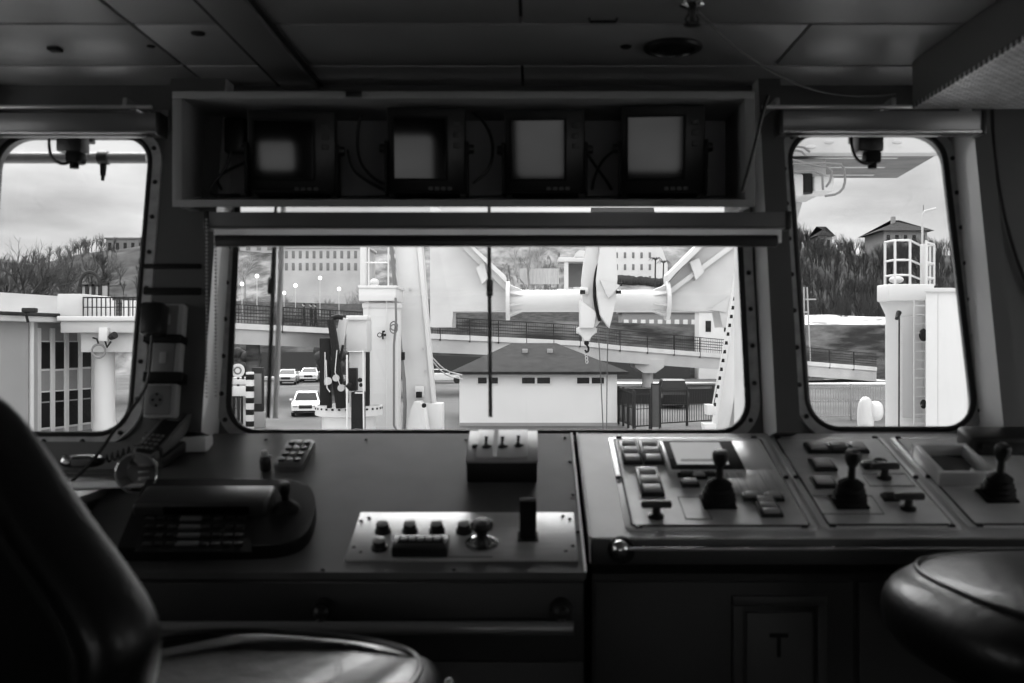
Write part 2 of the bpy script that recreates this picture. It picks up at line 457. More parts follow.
t = thing('sprinkler', 'small sprinkler head hanging from the ceiling above the speaker', 'sprinkler', p, (PI, 0, 0))
part('escutcheon', MB().lathe([(.026, 0), (.026, .003), (.012, .010)], 24), CHROME, t)
part('body', MB().lathe([(.009, .008), (.009, .022), (.006, .026), (.006, .04)], 14), SCREWM, t)
dm = MB(); dm.lathe([(.004, .04), (.018, .042), (.018, .044), (.001, .046)], 18)
for s_ in (-1, 1): dm.tube([(.008*s_, 0, .022), (.014*s_, 0, .032), (.006*s_, 0, .042)], .0018, 6)
part('deflector', dm, SCREWM, t)
c0 = ceil_at(697, 10, .002); pts = [c0]
for px, py, dz in ((712, 26, .012), (735, 48, .03), (765, 68, .045), (795, 84, .05), (830, 94, .05), (870, 97, .04), (900, 93, .02)):
    pts.append(ceil_at(px, py, dz))
tag(MB().tube(pts, .0028, 7, smooth=2).obj('ceiling_cable', mat('cable_grey', .1, .5)), 'thin grey cable slung along the ceiling from the sprinkler to the window', 'cable')
for i, (px, py) in enumerate(((55, 48), (151, 46), (198, 33), (603, 18))):
    p = ceil_at(px, py); o = MB()
    if i in (0,): o.box(-.014, .014, -.014, .014, 0, .008, .002); nm, lb = 'ceiling_clip', 'square dark clip on the ceiling panel over the left window'
    elif i == 1: o.lathe([(.010, 0), (.009, .003), (.001, .004)], 14); nm, lb = 'ceiling_plug', 'smallest dark dot plug on the ceiling left of the channel'
    elif i == 2: o.lathe([(.016, 0), (.015, .003), (.001, .005)], 16); nm, lb = 'ceiling_plug', 'oval dark plug on the ceiling beside the long channel'
    else: o.tube([(-.03, 0, 0), (-.028, 0, .008), (.028, 0, .008), (.03, 0, 0)], .003, 6); nm, lb = 'pull_bar', 'slim dark pull handle on the ceiling panel above the shelf'
    tag(o.obj(nm, BLACKM, loc=p, rot=(PI, 0, 0)), lb, 'plug' if 'plug' in nm else ('clip' if 'clip' in nm else 'pull bar'))
# perforated luminaire box hanging at the right
x0 = .382*2.5; z0 = EYE+.2325*2.5
t = thing('perforated_duct', 'perforated metal box running along the ceiling above the right window', 'duct', (x0, 2.5, z0))
b = MB(); b.box(0, .9, -2.2, 0, .012, CEILZ-z0-.002, .003); part('casing', b, mat('duct_paint', .12, .5), t)
pm = bpy.data.materials.new('perforated_sheet'); pm.use_nodes = True
_t = pm.node_tree; _p = _t.nodes['Principled BSDF']; _tc = N(_t, 'ShaderNodeTexCoord'); _br = N(_t, 'ShaderNodeTexBrick')
_br.inputs['Color1'].default_value = (.8, .8, .8, 1); _br.inputs['Color2'].default_value = (.5, .5, .5, 1); _br.inputs['Mortar'].default_value = (.02, .02, .02, 1)
_br.inputs['Scale'].default_value = 22; _br.inputs['Mortar Size'].default_value = .035; _br.inputs['Brick Width'].default_value = .55; _br.inputs['Row Height'].default_value = .26
_t.links.new(_tc.outputs['Object'], _br.inputs['Vector']); _t.links.new(_br.outputs['Color'], _p.inputs['Base Color']); _p.inputs['Roughness'].default_value = .4
b = MB(); b.box(0, .9, -2.2, 0, 0, .012, .002); part('perforated_sheet', b, pm, t)

# ================================================================== MONITOR SHELF
SF = 2.45
xs0 = at(172, 0, SF).x; xs1 = at(755, 0, SF).x; zt = at(0, 91, SF).z; zb = at(0, 207, SF).z
t = thing('monitor_shelf', 'long open overhead shelf box above the middle window holding four monitors', 'shelf', (0, SF, 0))
D = .27; th = .018
part('top_board', MB().box(xs0, xs1, 0, D, zt-th, zt, .002), SHELF, t)
part('bottom_board', MB().prism([(0, zb), (D-.01, zb+.046), (D-.01, zb+.046+th), (0, zb+th)], xs0, xs1, 0, Matrix(((0, 0, 1, 0), (1, 0, 0, 0), (0, 1, 0, 0), (0, 0, 0, 1))), .002), SHELF, t)
for a in (xs0, xs1-th-.006): part('side_board', MB().box(a, a+th+.006, .001, D-.005, zb+th*.4, zt-th, .001), SHELF, t)
part('back_board', MB().box(xs0+th, xs1-th, D-.022, D-.006, zb+.046+th, zt-th), SHELF, t)
lt = MB(); lt.box(-.02, .02, -.008, 0, zt-.016, zt-.002, .002); part('latch', lt, BLACK, t, loc=(at(354, 0, SF).x, 0, 0))
lt = MB(); lt.box(-.03, .03, -.006, 0, zb+.003, zb+.013, .002); part('latch', lt, GREYP, t, loc=(at(672, 0, SF).x, 0, 0))
hc = MB(); hc.tube([at(768, 96, 2.40), at(763, 112, 2.40), at(757, 138, 2.41), at(750, 165, 2.42), at(742, 192, 2.43)], .0045, 8, smooth=2)
tag(hc.obj('shelf_cable', BLACK), 'black cable hanging down the right end of the monitor shelf', 'cable')

def monitor(px0, px1, py0, py1, yaw, tilt, label, knob=True, strip=.26):
    Yc = SF+.075
    w = (px1-px0)/F*Yc; h = (py1-py0)/F*Yc; cx = at((px0+px1)/2, 0, Yc).x
    r = thing('monitor', label, 'monitor', (cx, Yc, zb+th+.021), (0, 0, yaw), 'monitors in the overhead shelf')
    h -= .02; R = Matrix.Translation((0, 0, h/2+.004)) @ Matrix.Rotation(tilt, 4, 'X')
    R = R @ Matrix.Rotation(PI/2, 4, 'X')      # local x right, y up, z to the viewer
    cs = MB(); cs.box(-w/2, w/2, -h/2, h/2, -.035, .02, .006, 0, R); cs.box(-w*.36, w*.36, -h*.36, h*.36, -.075, -.035, .01, 0, R)
    part('case', cs, BLACK, r)
    sx0 = -w/2+.018; sx1 = w/2-w*strip
    bz = MB()
    for a in ((sx0-.006, sx0, -h*.34, h*.40), (sx1, sx1+.006, -h*.34, h*.40), (sx0, sx1, h*.40-.006, h*.40), (sx0, sx1, -h*.34, -h*.34+.006)): bz.box(*a, .02, .026, .002, 0, R)
    part('bezel', bz, BLACKM, r)
    part('screen', MB().box(sx0, sx1, -h*.34, h*.40, .017, .0215, 0, 0, R), SCRG, r, 'dark glossy screen')
    for k in range(4):
        part('button', MB().box(w*.02+k*.016, w*.02+k*.016+.011, -h*.45, -h*.41, .018, .024, .0015, 0, R), KEYM, r)
    if strip > .1:
        for k in range(3):
            part('button', MB().box(w/2-w*strip*.62, w/2-w*strip*.3, h*(.28-k*.12), h*(.34-k*.12), .018, .024, .0015, 0, R), KEYD, r)
    br = MB(); br.box(-w*.42, w*.42, -.05, .05, 0, .006, .002)
    for s_ in (-1, 1): br.box(s_*(w/2+.003)-.004, s_*(w/2+.003)+.004, -.028, .028, 0, h*.62, .003)
    part('bracket', br, BLACKM, r)
    for s_ in (-1, 1): part('knob', MB().cyl((s_*(w/2+.006), 0, h*.55), (s_*(w/2+.02), 0, h*.55), .013, .011, 14), BLACK, r)
    return r
R_ = math.radians
monitor(250, 336, 107, 197, R_(6), R_(9), 'leftmost black monitor in the overhead shelf with a tiny lit screen patch')
monitor(388, 466, 104, 197, R_(3), R_(9), 'second black monitor in the shelf with slanted bright streaks on its screen')
monitor(505, 585, 105, 196, R_(-3), R_(10), 'third black monitor in the shelf, over the hook block in the window')
monitor(621, 704, 102, 197, R_(-5), R_(11), 'rightmost monitor in the shelf with the largest pale screen')
# loose cables behind the monitors
cabs = [([(362, 110), (357, 130), (358, 160), (372, 178), (388, 186)], 2.62, 'black cable drooping between the first and second monitor'),
        ([(347, 150), (352, 170), (365, 180), (384, 190)], 2.6, 'short black cable curling beside the leftmost monitor'),
        ([(470, 110), (485, 122), (494, 145), (490, 170), (473, 184)], 2.6, 'black cable arching between the second and third monitor'),
        ([(588, 155), (597, 168), (606, 180), (612, 190)], 2.6, 'black cable crossing between the third and fourth monitor'),
        ([(615, 150), (602, 160), (594, 178), (592, 190)], 2.58, 'short black cable beside the rightmost monitor'),
        ([(232, 150), (225, 170), (212, 185), (208, 195), (240, 195)], 2.58, 'black cable trailing on the shelf below the wall adapter'),
        ([(250, 160), (232, 168), (215, 178), (222, 190)], 2.6, 'thin black cable at the far end of the shelf')]
for pts, Y, lb in cabs:
    tag(MB().tube([at(x, y, Y) for x, y in pts], .004, 7, smooth=2).obj('monitor_cable', BLACK), lb, 'cable', 'cables in the overhead shelf')
t = thing('junction_box', 'small black junction box on the shelf back beside the leftmost monitor', 'box', at(236, 135, 2.665), (0, 0, 0))
part('body', MB().box(-.028, .028, -.02, .022, -.05, .045, .008), BLACK, t)
part('plug', MB().cyl((-.01, -.005, .044), (-.01, -.005, .06), .008), BLACK, t); part('plug', MB().cyl((.018, -.005, .044), (.022, -.008, .066), .007), KEYG, t)

# ================================================================== ROLLER BLINDS
FABRIC = bpy.data.materials.new('blind_fabric'); FABRIC.use_nodes = True; _t = FABRIC.node_tree; _p = _t.nodes['Principled BSDF']; _p.inputs['Base Color'].default_value = (.8, .8, .8, 1); _p.inputs['Roughness'].default_value = .9
_tl = N(_t, 'ShaderNodeBsdfTranslucent'); _tl.inputs['Color'].default_value = (.85, .85, .85, 1); _mx = N(_t, 'ShaderNodeMixShader'); _mx.inputs[0].default_value = .7
_t.links.new(_p.outputs[0], _mx.inputs[1]); _t.links.new(_tl.outputs[0], _mx.inputs[2]); _t.links.new(_mx.outputs[0], _t.nodes['Material Output'].inputs['Surface'])
def blind(px0, px1, y0, y1, y2, Y, label, rail_h, chain=None):
    x0 = at(px0, 0, Y).x; x1 = at(px1, 0, Y).x; za = at(0, y0, Y).z; zb_ = at(0, y1, Y).z; zc = at(0, y2, Y).z
    t = thing('roller_blind', label, 'roller blind', ((x0+x1)/2, Y, za), (0, 0, 0), 'roller blinds over the windows')
    w = (x1-x0)/2; h = za-zb_
    prof = [(0, 0), (.05, 0), (.05, -h), (.012, -h), (.004, -h*.96), (0, -h*.86)]
    M = Matrix(((0, 0, 1, 0), (1, 0, 0, 0), (0, 1, 0, 0), (0, 0, 0, 1)))
    part('cassette', MB().prism(prof, -w, w, 0, M, .0015), CASS, t)
    for s_ in (-1, 1): part('end_cap', MB().box(s_*w-.006, s_*w+.006, -.004, .054, -h-.003, .003, .003), BLACK, t)
    if rail_h < .015: part('lip', MB().box(-w+.006, w-.006, -.0035, .002, -h*.98, -h*.86, .0015), mat('blind_lip', .6, .25, .7), t, 'bright metal lip')
    part('fabric', MB().box(-w+.012, w-.012, .022, .024, zc-za+.01, -h+.004), FABRIC, t)
    part('bottom_rail', MB().box(-w+.016, w-.022, .010, .032, zc-za, zc-za+rail_h, .004), BLACK, t)
    if chain:
        for cx_, cy_ in ((-w+.004, -.008), (-w+.014, .03)):
            c = MB()
            for k in range(int(chain/.009)): c.ball((cx_, cy_, -h*.5-k*.009), .0032, 8)
            part('bead_chain', c, KEYG, t)
    return t
blind(206, 789, 212, 228, 246, 2.40, 'long roller blind hung below the monitor shelf over the middle window', .028, .44)
YB = 2.50
blind(-60, 158, 113, 134, 135, YB, 'raised roller blind over the left window', .010)
blind(781, 984, 111, 133, 134, YB, 'raised roller blind over the right window', .010)
for px0, px1, lb in ((-60, 152, 'slim pale curtain rail above the left window blind'), (762, 912, 'slim pale curtain rail above the right window blind')):
    t = thing('curtain_rail', lb, 'rail', at((px0+px1)/2, 107, 2.47))
    w = (px1-px0)/2/F*2.47
    part('rail', MB().box(-w, w, -.006, .006, -.004, .004, .002), mat('rail_alu', .55, .3, .8), t)
    for s_ in (-.8, .75): part('bracket', MB().box(s_*w-.006, s_*w+.006, -.005, .05, .003, .022, .002).box(s_*w-.006, s_*w+.006, .04, .16, .010, .022, .002), GREYP, t)

# wiper motors with cable loops at the heads of the side windows
def wiper_motor(px, label):
    p = MW @ W(px, 133, .055)
    t = thing('wiper_motor', label, 'wiper motor', p, (0, 0, 0), 'wiper motors at the window heads')
    part('housing', MB().box(-.034, .034, -.03, .03, -.055, .03, .006), BLACK, t)
    part('gearbox', MB().box(-.012, .03, -.026, .022, -.085, -.05, .008), BLACKM, t)
    part('spindle', MB().cyl((.008, -.01, -.085), (.008, -.01, -.098), .012), BLACKM, t)
    part('cable', MB().tube([(-.05, -.02, .03), (-.055, -.025, -.03), (-.045, -.03, -.075), (-.015, -.03, -.092), (.008, -.02, -.08)], .0042, 8, smooth=2), BLACK, t)
    part('bracket', MB().box(-.036, .036, .026, .06, -.02, .02, .003), SCREWM, t)
wiper_motor(73, 'black wiper motor with cable loop at the head of the left window')
wiper_motor(868, 'black wiper motor with cable loop at the head of the right window')

# straight wipers outside the middle window
def wiper(px0, py0, px1, py1, label, pyj, strip=False):
    a = W(px0, 238, -.05); b_ = W(px1, py1, -.05); j = W((px0+px1)/2, pyj, -.05)
    t = thing('window_wiper', label, 'wiper', M=MW, group='wipers outside the middle window')
    top = Vector((a.x-(b_.x-a.x)*.35, a.y+.25, -.05))
    part('arm', MB().tube([top, j, j+(b_-j)*.02], .0045, 8), RUBBER, t)
    d = (b_-a); 
    part('blade', MB().tube([a+d*.0, b_], .006, 6), RUBBER, t)
    if strip:
        ofs = Vector((.017, 0, -.01)); part('lit_side_strip', MB().tube([top+ofs, a+ofs, b_+ofs], .0075, 8), SHIPW2, t, 'pale lit side of the wiper')  # pale bar added, its colour stands for the wiper's lit side
    part('joint', MB().box(-.009, .009, -.024, .024, -.010, .010, .005, 0, Matrix.Translation(j)), RUBBER, t)
    return t
wiper(275, 246, 268, 418, 'black wiper blade with a pale strip outside the glass beside the far lamp globes', 286, True)
wiper(489, 246, 490.5, 417, 'black wiper blade outside the glass in front of the white house', 288)

# ================================================================== SOCKETS ON THE LEFT POST
def post_pt(px, py, h=0): return MW @ W(px, py, LH+h)
RW = (PI/2-TILT*-1, 0, 0)
MP = MW.to_3x3().to_4x4()
def socket(px0, px1, py0, py1, label, holes_):
    a = W(px0, py1, LH); b_ = W(px1, py0, LH); w = b_.x-a.x; h = b_.y-a.y
    t = thing('wall_socket', label, 'socket', M=MW @ Matrix.Translation(((a.x+b_.x)/2, (a.y+b_.y)/2, LH+.001)), group='sockets on the left post')
    part('back_box', MB().box(-w/2, w/2, -h/2, h/2, 0, .034, .004), mat('socket_grey', .42, .45, var=.05), t)
    part('face_plate', MB().box(-w/2+.004, w/2-.012, -h/2+.005, h/2-.005, .033, .040, .003), mat('socket_face', .17, .45), t)
    if holes_:
        k = MB()
        k.lathe([(.018, .0405), (.018, .041), (.001, .041)], 20, 0, Matrix.Translation((-.006, 0, 0)))
        part('recess', k, KEYM, t)
        for dx, dy in ((-.015, .0), (.003, 0), (-.006, .014), (-.006, -.014)):
            part('hole', MB().lathe([(.0035, .0408), (.0035, .042), (.0005, .042)], 10, 0, Matrix.Translation((dx, dy, 0))), BLACKM, t)
    else:
        part('rocker', MB().box(-.012, .006, -.014, .014, .040, .046, .003), KEYG, t)
    return t
socket(159, 189, 307, 340, 'uppermost grey socket box on the left post with a black adapter', False)
socket(155, 186, 344, 378, 'middle grey switch box on the left post', False)
socket(148, 182, 386, 419, 'lowest grey socket on the left post with round pin holes', True)
a = W(158, 322, LH+.04)
t = thing('power_adapter', 'chunky black power adapter plugged into the uppermost socket', 'adapter', M=MW @ Matrix.Translation((a.x, a.y, LH+.041)))
part('body', MB().box(-.028, .028, -.04, .04, .0, .05, .008), BLACK, t)
part('cord', MB().tube([(0, -.04, .03), (0, -.1, .028), (-.005, -.16, .02), (-.03, -.21, .02), (-.07, -.27, .03), (-.10, -.34, .05), (-.15, -.40, .06)], .004, 8, smooth=2), BLACK, t)
for py, lb, hh in ((267, 'topmost thin black strap across the left post', .006), (292, 'black strap across the left post above the sockets', .009), (342, 'black strap between the upper and middle socket boxes', .01), (380, 'black strap between the middle and lowest sockets', .013)):
    a = W(173, py, LH)
    tag(MB().box(-.05 if py > 300 else -.072, .045 if py > 300 else .074, -hh, hh, 0, .047 if py > 300 else .012, .003).obj('cable_strap', BLACKM, M=MW @ Matrix.Translation((a.x-(.008 if py > 300 else 0), a.y, LH+.001))), lb, 'strap', 'straps on the left post')
a = MW @ W(188, 428, LH)
# right post cable
tag(MB().tube([MW @ W(x, y, LH-.04) for x, y in ((992, 110), (993, 140), (997, 175), (1003, 210), (1012, 245), (1024, 280), (1040, 310))], .005, 8, smooth=2).obj('wall_cable', BLACK), 'black cable running down the wall beside the right window', 'cable')
# ================================================================== CONSOLES
YBK = 2.56; ZBK = EYE-.092*2.56
def cframe(slope):
    a = math.atan(slope); return Matrix.Translation((0, YBK, ZBK)) @ Matrix.Rotation(a, 4, 'X'), a
ML, aL = cframe(.325); MR, aR = cframe(.30)
def cl(px, py, h=0): return hit(px, py, ML, h)
def cr(px, py, h=0): return hit(px, py, MR, h)
def on(M, fn, px, py, h=0):
    q = fn(px, py, h); return M @ Matrix.Translation((q.x, q.y, h))
# ---- left console
x1L = .108; x0L = -.95
yf = cl(400, 572).y
t = thing('left_console', 'dark sloping wheelhouse console under the middle window with a desk phone on it', 'console', (0, YBK, 0))
prof = [(0, 0), (0, ZBK-.012)]
Fy = 1.92-YBK; Fz = EYE-.231*1.92
PYZ = Matrix(((0, 0, 1, 0), (1, 0, 0, 0), (0, 1, 0, 0), (0, 0, 0, 1)))   # poly (y,z) extruded along x
part('body', MB().prism([(0, 0.002), (0, ZBK-.014), (Fy+.004, Fz-.014), (Fy+.004, 0)], x0L+.004, x1L-.004, 0, PYZ), CONF, t)
part('top', MB().prism([(0, ZBK-.013), (0, ZBK), (Fy, Fz), (Fy, Fz-.013)], x0L, x1L, 0, PYZ, .002), CONL, t)
part('edge_trim', MB().prism([(0, ZBK+.001), (0, ZBK+.0025), (Fy, Fz+.0025), (Fy, Fz+.001)], x1L-.004, x1L+.001, 0, PYZ), ALU, t, 'thin metal edge strip')
part('front_panel', MB().box(x0L+.006, x1L-.006, Fy-.006, Fy+.002, Fz-.165, Fz-.018, .002), CONF, t)
part('front_panel', MB().box(x0L+.006, x1L-.006, Fy-.006, Fy+.002, .12, Fz-.17, .002), CONF, t)
for px, py in ((366, 440), (466, 440), (565, 438), (570, 462), (573, 495), (454, 570), (323, 570), (578, 532), (266, 440)):
    q = cl(px, py); part('screw', MB().lathe([(.0045, 0), (.004, .002), (.001, .003)], 10, 0, ML @ Matrix.Translation((q.x, q.y, .0005))), SCREWM, t, M=Matrix.Translation((0, -YBK, 0)))
# handrail of the left console
yr = 1.875
def rail(name, px0, px1, py, Y, r, mounts, label, ball=False, my=None, back=.045, rm=STEEL):
    a = at(px0, py, Y); b_ = at(px1, py, Y)
    t = thing(name, label, 'handrail', a)
    part('tube', MB().cyl((0, 0, 0), (b_.x-a.x, 0, 0), r, r, 16), rm, t)
    if ball: part('end_knob', MB().ball((-.004, -.002, 0), .018, 18), CHROME, t, 'bright ball end')
    for mx in mounts:
        q = at(mx, my or py, Y)
        m_ = MB(); m_.ball((q.x-a.x, .012, q.z-a.z), .016, 14); m_.cyl((q.x-a.x, .01, q.z-a.z), (q.x-a.x, back, q.z-a.z), .019, .023, 16); m_.cyl((q.x-a.x, 0, 0), (q.x-a.x, .012, q.z-a.z), .008, .008, 10)
        part('mount', m_, SCREWM, t)
    return t
RAILM = mat('rail_tube', .30, .35, .5)
rail('handrail', 60, 573, 628, yr, .0125, (320, 562), 'long grab rail across the front of the left console', my=614, rm=RAILM)

# ---- control plate on the left console
def pl_frame(M, fn, quad):
    (ax, ay), (bx, by), (cx_, cy_), (dx, dy) = quad    # TL TR BR BL pixels
    q = [fn(*p) for p in quad]
    x0 = (q[0].x+q[3].x)/2; x1 = (q[1].x+q[2].x)/2; y1 = (q[0].y+q[1].y)/2; y0 = (q[2].y+q[3].y)/2
    return x0, x1, y0, y1
x0, x1, y0, y1 = pl_frame(ML, cl, ((358, 514), (572.6, 513.6), (579, 562), (347, 562)))
t = thing('control_plate', 'pale metal control plate with push buttons near the front of the left console', 'control panel', M=ML)
part('plate', MB().box(x0, x1, y0, y1, 0.0008, .004, .001), ALU, t)
PLT = .004
def lpart(name, mb, mats, px, py, tt, label=None, M=ML, fn=cl, h=PLT):
    q = fn(px, py, h); return part(name, mb, mats, tt, label, M=Matrix.Translation((q.x, q.y, h)))
def btn_round(): return MB().lathe([(.0165, 0), (.0165, .006), (.013, .008), (.013, .019), (.0115, .021), (.001, .0215)], 22)
for px, py in ((383, 532), (410, 532), (437, 532), (464, 532), (379.5, 549)):
    o = lpart('push_button', btn_round(), BLACK, px, py, t)
    cp_ = part('cap', MB().lathe([(.0125, .0195), (.0122, .0225), (.009, .0240), (.001, .0245)], 20), WHITEP, o)
q = lpart('display_block', MB().box(-.055, .055, -.028, .028, 0, .022, .004), BLACK, 421, 551, t)
part('window', MB().box(-.045, .045, -.006, .019, .0215, .0232, .001), BLACKM, q)
for k in range(5): part('digit_key', MB().box(-.04+k*.0165, -.04+k*.0165+.012, -.0, .012, .0228, .0255, .001), KEYG, q)
q = lpart('selector_ring', MB().lathe([(.034, 0), (.034, .003), (.03, .005), (.021, .005), (.021, .003)], 32), STEEL, 482, 544, t)
q = lpart('joystick_knob', MB().lathe([(.020, 0), (.016, .004), (.012, .012), (.010, .024), (.014, .030), (.021, .036), (.023, .044), (.018, .051), (.001, .053)], 28), BLACK, 482, 544, t)
q = lpart('lever', MB().box(-.017, .017, -.011, .011, 0, .085, .003), BLACKM, 528, 537, t)
part('lever_slot', MB().box(-.021, .021, -.02, .02, -.0005, .002, .001), RUBBER, q)
for px, py in ((361, 521), (369, 518), (354, 547), (361, 552), (563, 516), (570, 519), (573, 546), (566, 551)):
    lpart('screw', MB().lathe([(.0042, 0), (.0036, .0015), (.001, .002)], 10), SCREWM, px, py, t)
lpart('engraving', MB().box(-.045, .045, -.001, .001, 0, .0006), SCREWM, 470, 557, t)

# ---- toggle switch box at the back of the left console
x0, x1, y0, y1 = pl_frame(ML, lambda a, b: cl(a, b, .055), ((470, 431), (536, 431), (538, 461), (467, 461)))
t = thing('switch_box', 'raised box with three toggle switches at the back of the left console', 'switch box', M=ML)
part('body', MB().box(x0, x1, y0, y1, 0.0005, .052, .004), BLACK, t)
part('rim', MB().box(x0-.002, x1+.002, y0-.002, y1+.002, .050, .056, .002), mat('box_rim', .35, .4, .3), t)
part('top_plate', MB().box(x0+.02, x1-.022, y0+.014, y1-.004, .0555, .060, .001), mat('box_plate', .6, .4), t, 'pale plate')
part('plate_stripe', MB().box(x0+.058, x0+.068, y0+.015, y1-.005, .0598, .0606), KEYG, t)
for px, py in ((486, 447), (502, 447), (518, 446)):
    q = cl(px, py, .06)
    o = part('toggle', MB().lathe([(.010, 0), (.010, .002), (.006, .004), (.006, .007)], 14), SCREWM, t, M=Matrix.Translation((q.x, q.y, .060)))
    part('bat', MB().cyl((0, 0, .006), (.001, .010, .022), .0026, .0042, 10).cyl((0, 0, .003), (.012, -.008, .005), .004, .003, 8), BLACK, o)
q = cl(475, 447, .056); part('knob', MB().lathe([(.008, 0), (.007, .006), (.001, .007)], 14), BLACK, t, M=Matrix.Translation((q.x, q.y, .056)))

# ---- desk phone / intercom console with joystick
q0 = cl(222, 560)
t = thing('intercom_console', 'large black intercom keyboard with hood and small joystick on the left console', 'intercom', M=ML)
def c2(px, py, h=0): 
    q = cl(px, py, h); return (q.x, q.y)
def smooth_poly0(p, n=2):
    for _ in range(n):
        q = []
        for i in range(len(p)):
            a = Vector(p[i]); b_ = Vector(p[(i+1) % len(p)]); q += [tuple(a*.75+b_*.25), tuple(a*.25+b_*.75)]
        p = q
    return p
outline = [c2(119, 560), c2(119.5, 561), c2(121, 561.5), c2(262, 560), c2(296, 556), c2(311, 543), c2(318, 516), c2(311, 497), c2(296, 491), c2(151, 491), c2(149, 491.5), c2(147, 493)]
part('body', MB().prism(smooth_poly0(outline), 0.0005, .03, 0, None, .008, 3), BLACKM, t)
x0, _ = c2(139, 497, .05); x1, yh0 = c2(265, 508, .05); _, yh1 = c2(250, 487, .05)
hood = MB(); hood.box(x0, x1, yh0+.005, yh1, .015, .056, .009, 0, None, 3); part('hood', hood, mat('hood_plastic', .035, .35), t)
xd0, yd0 = c2(165, 507, .045); xd1, _ = c2(250, 507, .045)
part('display', MB().box(xd0, xd1, yh0+.001, yh0+.007, .034, .050, .001), SCRG, t)
part('key_bed', MB().prism([c2(134, 552, .031), c2(252, 552, .031), c2(247, 512, .031), c2(146, 512, .031)], .0295, .0315), BLACKM, t)
for r_ in range(4):
    for k in range(9):
        px = 150+k*11.4-(r_*1.0); py = 520+r_*8.6
        if k in (3, 4): continue
        a = c2(px, py, .031); part('key', MB().box(-.0085, .0085, -.0065, .0065, 0, .006, .002), BLACK if (k+r_) % 3 else KEYD, t, M=Matrix.Translation((a[0], a[1], .0312)))
for r_ in range(4):
    a = c2(190-(r_-1)*1.2, 520+r_*8.4, .031); part('key', MB().box(-.022, .022, -.007, .007, 0, .006, .002), KEYM, t, 'pale wide key', M=Matrix.Translation((a[0], a[1], .0312)))
a = c2(286, 509, .03)
j = part('joystick', MB().lathe([(.030, 0), (.028, .006), (.017, .016), (.010, .022)], 22), BLACKM, t, M=Matrix.Translation((a[0], a[1], .029)))
part('stick', MB().lathe([(.008, .02), (.007, .034), (.011, .040), (.0125, .056), (.010, .062), (.001, .063)], 18), BLACK, j)
# pad behind the phone
a = c2(268, 486)
t = thing('notepad', 'white notepad lying behind the intercom keyboard', 'notepad', M=ML @ Matrix.Translation((a[0]-.01, a[1], 0)) @ Matrix.Rotation(R_(-2), 4, 'Z'))
part('sheets', MB().box(-.075, .06, -.018, .016, .0005, .008, .001), PAPER, t)
part('cover', MB().box(-.077, .062, -.020, .018, .008, .009, .0003), KEYG, t)
# small bottle, remote
a = c2(266, 470)
t = thing('eye_drop_bottle', 'tiny dark bottle with white cap standing beside the remote control', 'bottle', M=ML @ Matrix.Translation((a[0], a[1], .0005)))
part('bottle', MB().lathe([(.012, 0), (.0135, .003), (.0135, .026), (.009, .034), (.006, .036)], 20), BLACK, t)
part('cap', MB().lathe([(.008, .036), (.008, .046), (.006, .049), (.001, .050)], 16), WHITEP, t)
part('tab', MB().box(.006, .016, -.004, .004, .034, .037, .001), WHITEP, t)
a0 = Vector(c2(287, 473)); a1 = Vector(c2(303, 446)); d = a1-a0; ln = d.length; ang = math.atan2(d.y, d.x)-PI/2
mid = (a0+a1)/2
t = thing('remote_control', 'grey keypad remote control lying on the left console', 'remote control', M=ML @ Matrix.Translation((mid.x, mid.y, .0005)) @ Matrix.Rotation(ang*.6, 4, 'Z'))
part('body', MB().prism(rrect(-.034, .034, -ln/2, ln/2, .014, 5), 0, .017, 0, None, .004), mat('remote_grey', .11, .4), t)
part('key_field', MB().prism(rrect(-.028, .028, -ln/2+.008, ln/2-.008, .008, 4), .0165, .0185), KEYM, t)
for r_ in range(4):
    for k in range(3): part('key', MB().box(-.007, .007, -.008, .008, 0, .005, .002), KEYD if k != 1 else KEYG, t, M=Matrix.Translation((-.018+k*.018, -ln/2+.028+r_*(ln-.056)/3, .0183)))
# handset in its cradle
a0 = Vector(c2(160, 470)); a1 = Vector(c2(176, 438)); mid = (a0+a1)/2; d = a1-a0
t = thing('handset_cradle', 'pale charging cradle holding the handset at the end of the console', 'cradle', M=ML @ Matrix.Translation((mid.x, mid.y, .0005)) @ Matrix.Rotation(R_(-14), 4, 'Z'))
hl = d.length/2
part('base', MB().prism([(-.05, -hl*.9), (.04, -hl*.9), (.045, hl), (-.035, hl)], 0, .03, 0, None, .008), mat('cradle_grey', .03, .4), t)
part('cup', MB().box(-.038, .036, -hl*.85, -hl*.7, .02, .05, .004), BLACK, t)
a = ML @ cl(190, 434)
tag(MB().box(-.078, .078, 0, .06, .0, .036, .004).obj('cable_trunk_box', mat('trunk_pale', .7, .5), loc=(a.x, 2.44, ZBK-.325*.12+.004)), 'pale low box at the foot of the left post behind the handset', 'box')
MH = ML @ Matrix.Translation((mid.x, mid.y, .034)) @ Matrix.Rotation(R_(-14), 4, 'Z') @ Matrix.Rotation(R_(14), 4, 'X')
t = thing('radio_handset', 'dark handset with pale edges lying in its cradle by the left post', 'handset', M=MH)
part('body', MB().prism(rrect(-.033, .033, -hl*1.05, hl*1.35, .018, 6), 0, .03, 0, None, .008), mat('handset_edge', .16, .35), t)
part('face', MB().prism(rrect(-.024, .024, -hl*.95, hl*1.25, .012, 5), .0295, .032), BLACK, t)
part('display', MB().box(-.018, .018, hl*.4, hl*1.0, .0315, .0335, .001), mat('dim_display', .10, .15), t)
for r_ in range(4):
    for k in range(3): part('key', MB().box(-.0045, .0045, -.004, .004, 0, .003, .001), KEYM, t, M=Matrix.Translation((-.013+k*.013, -hl*.75+r_*.016, .0318)))
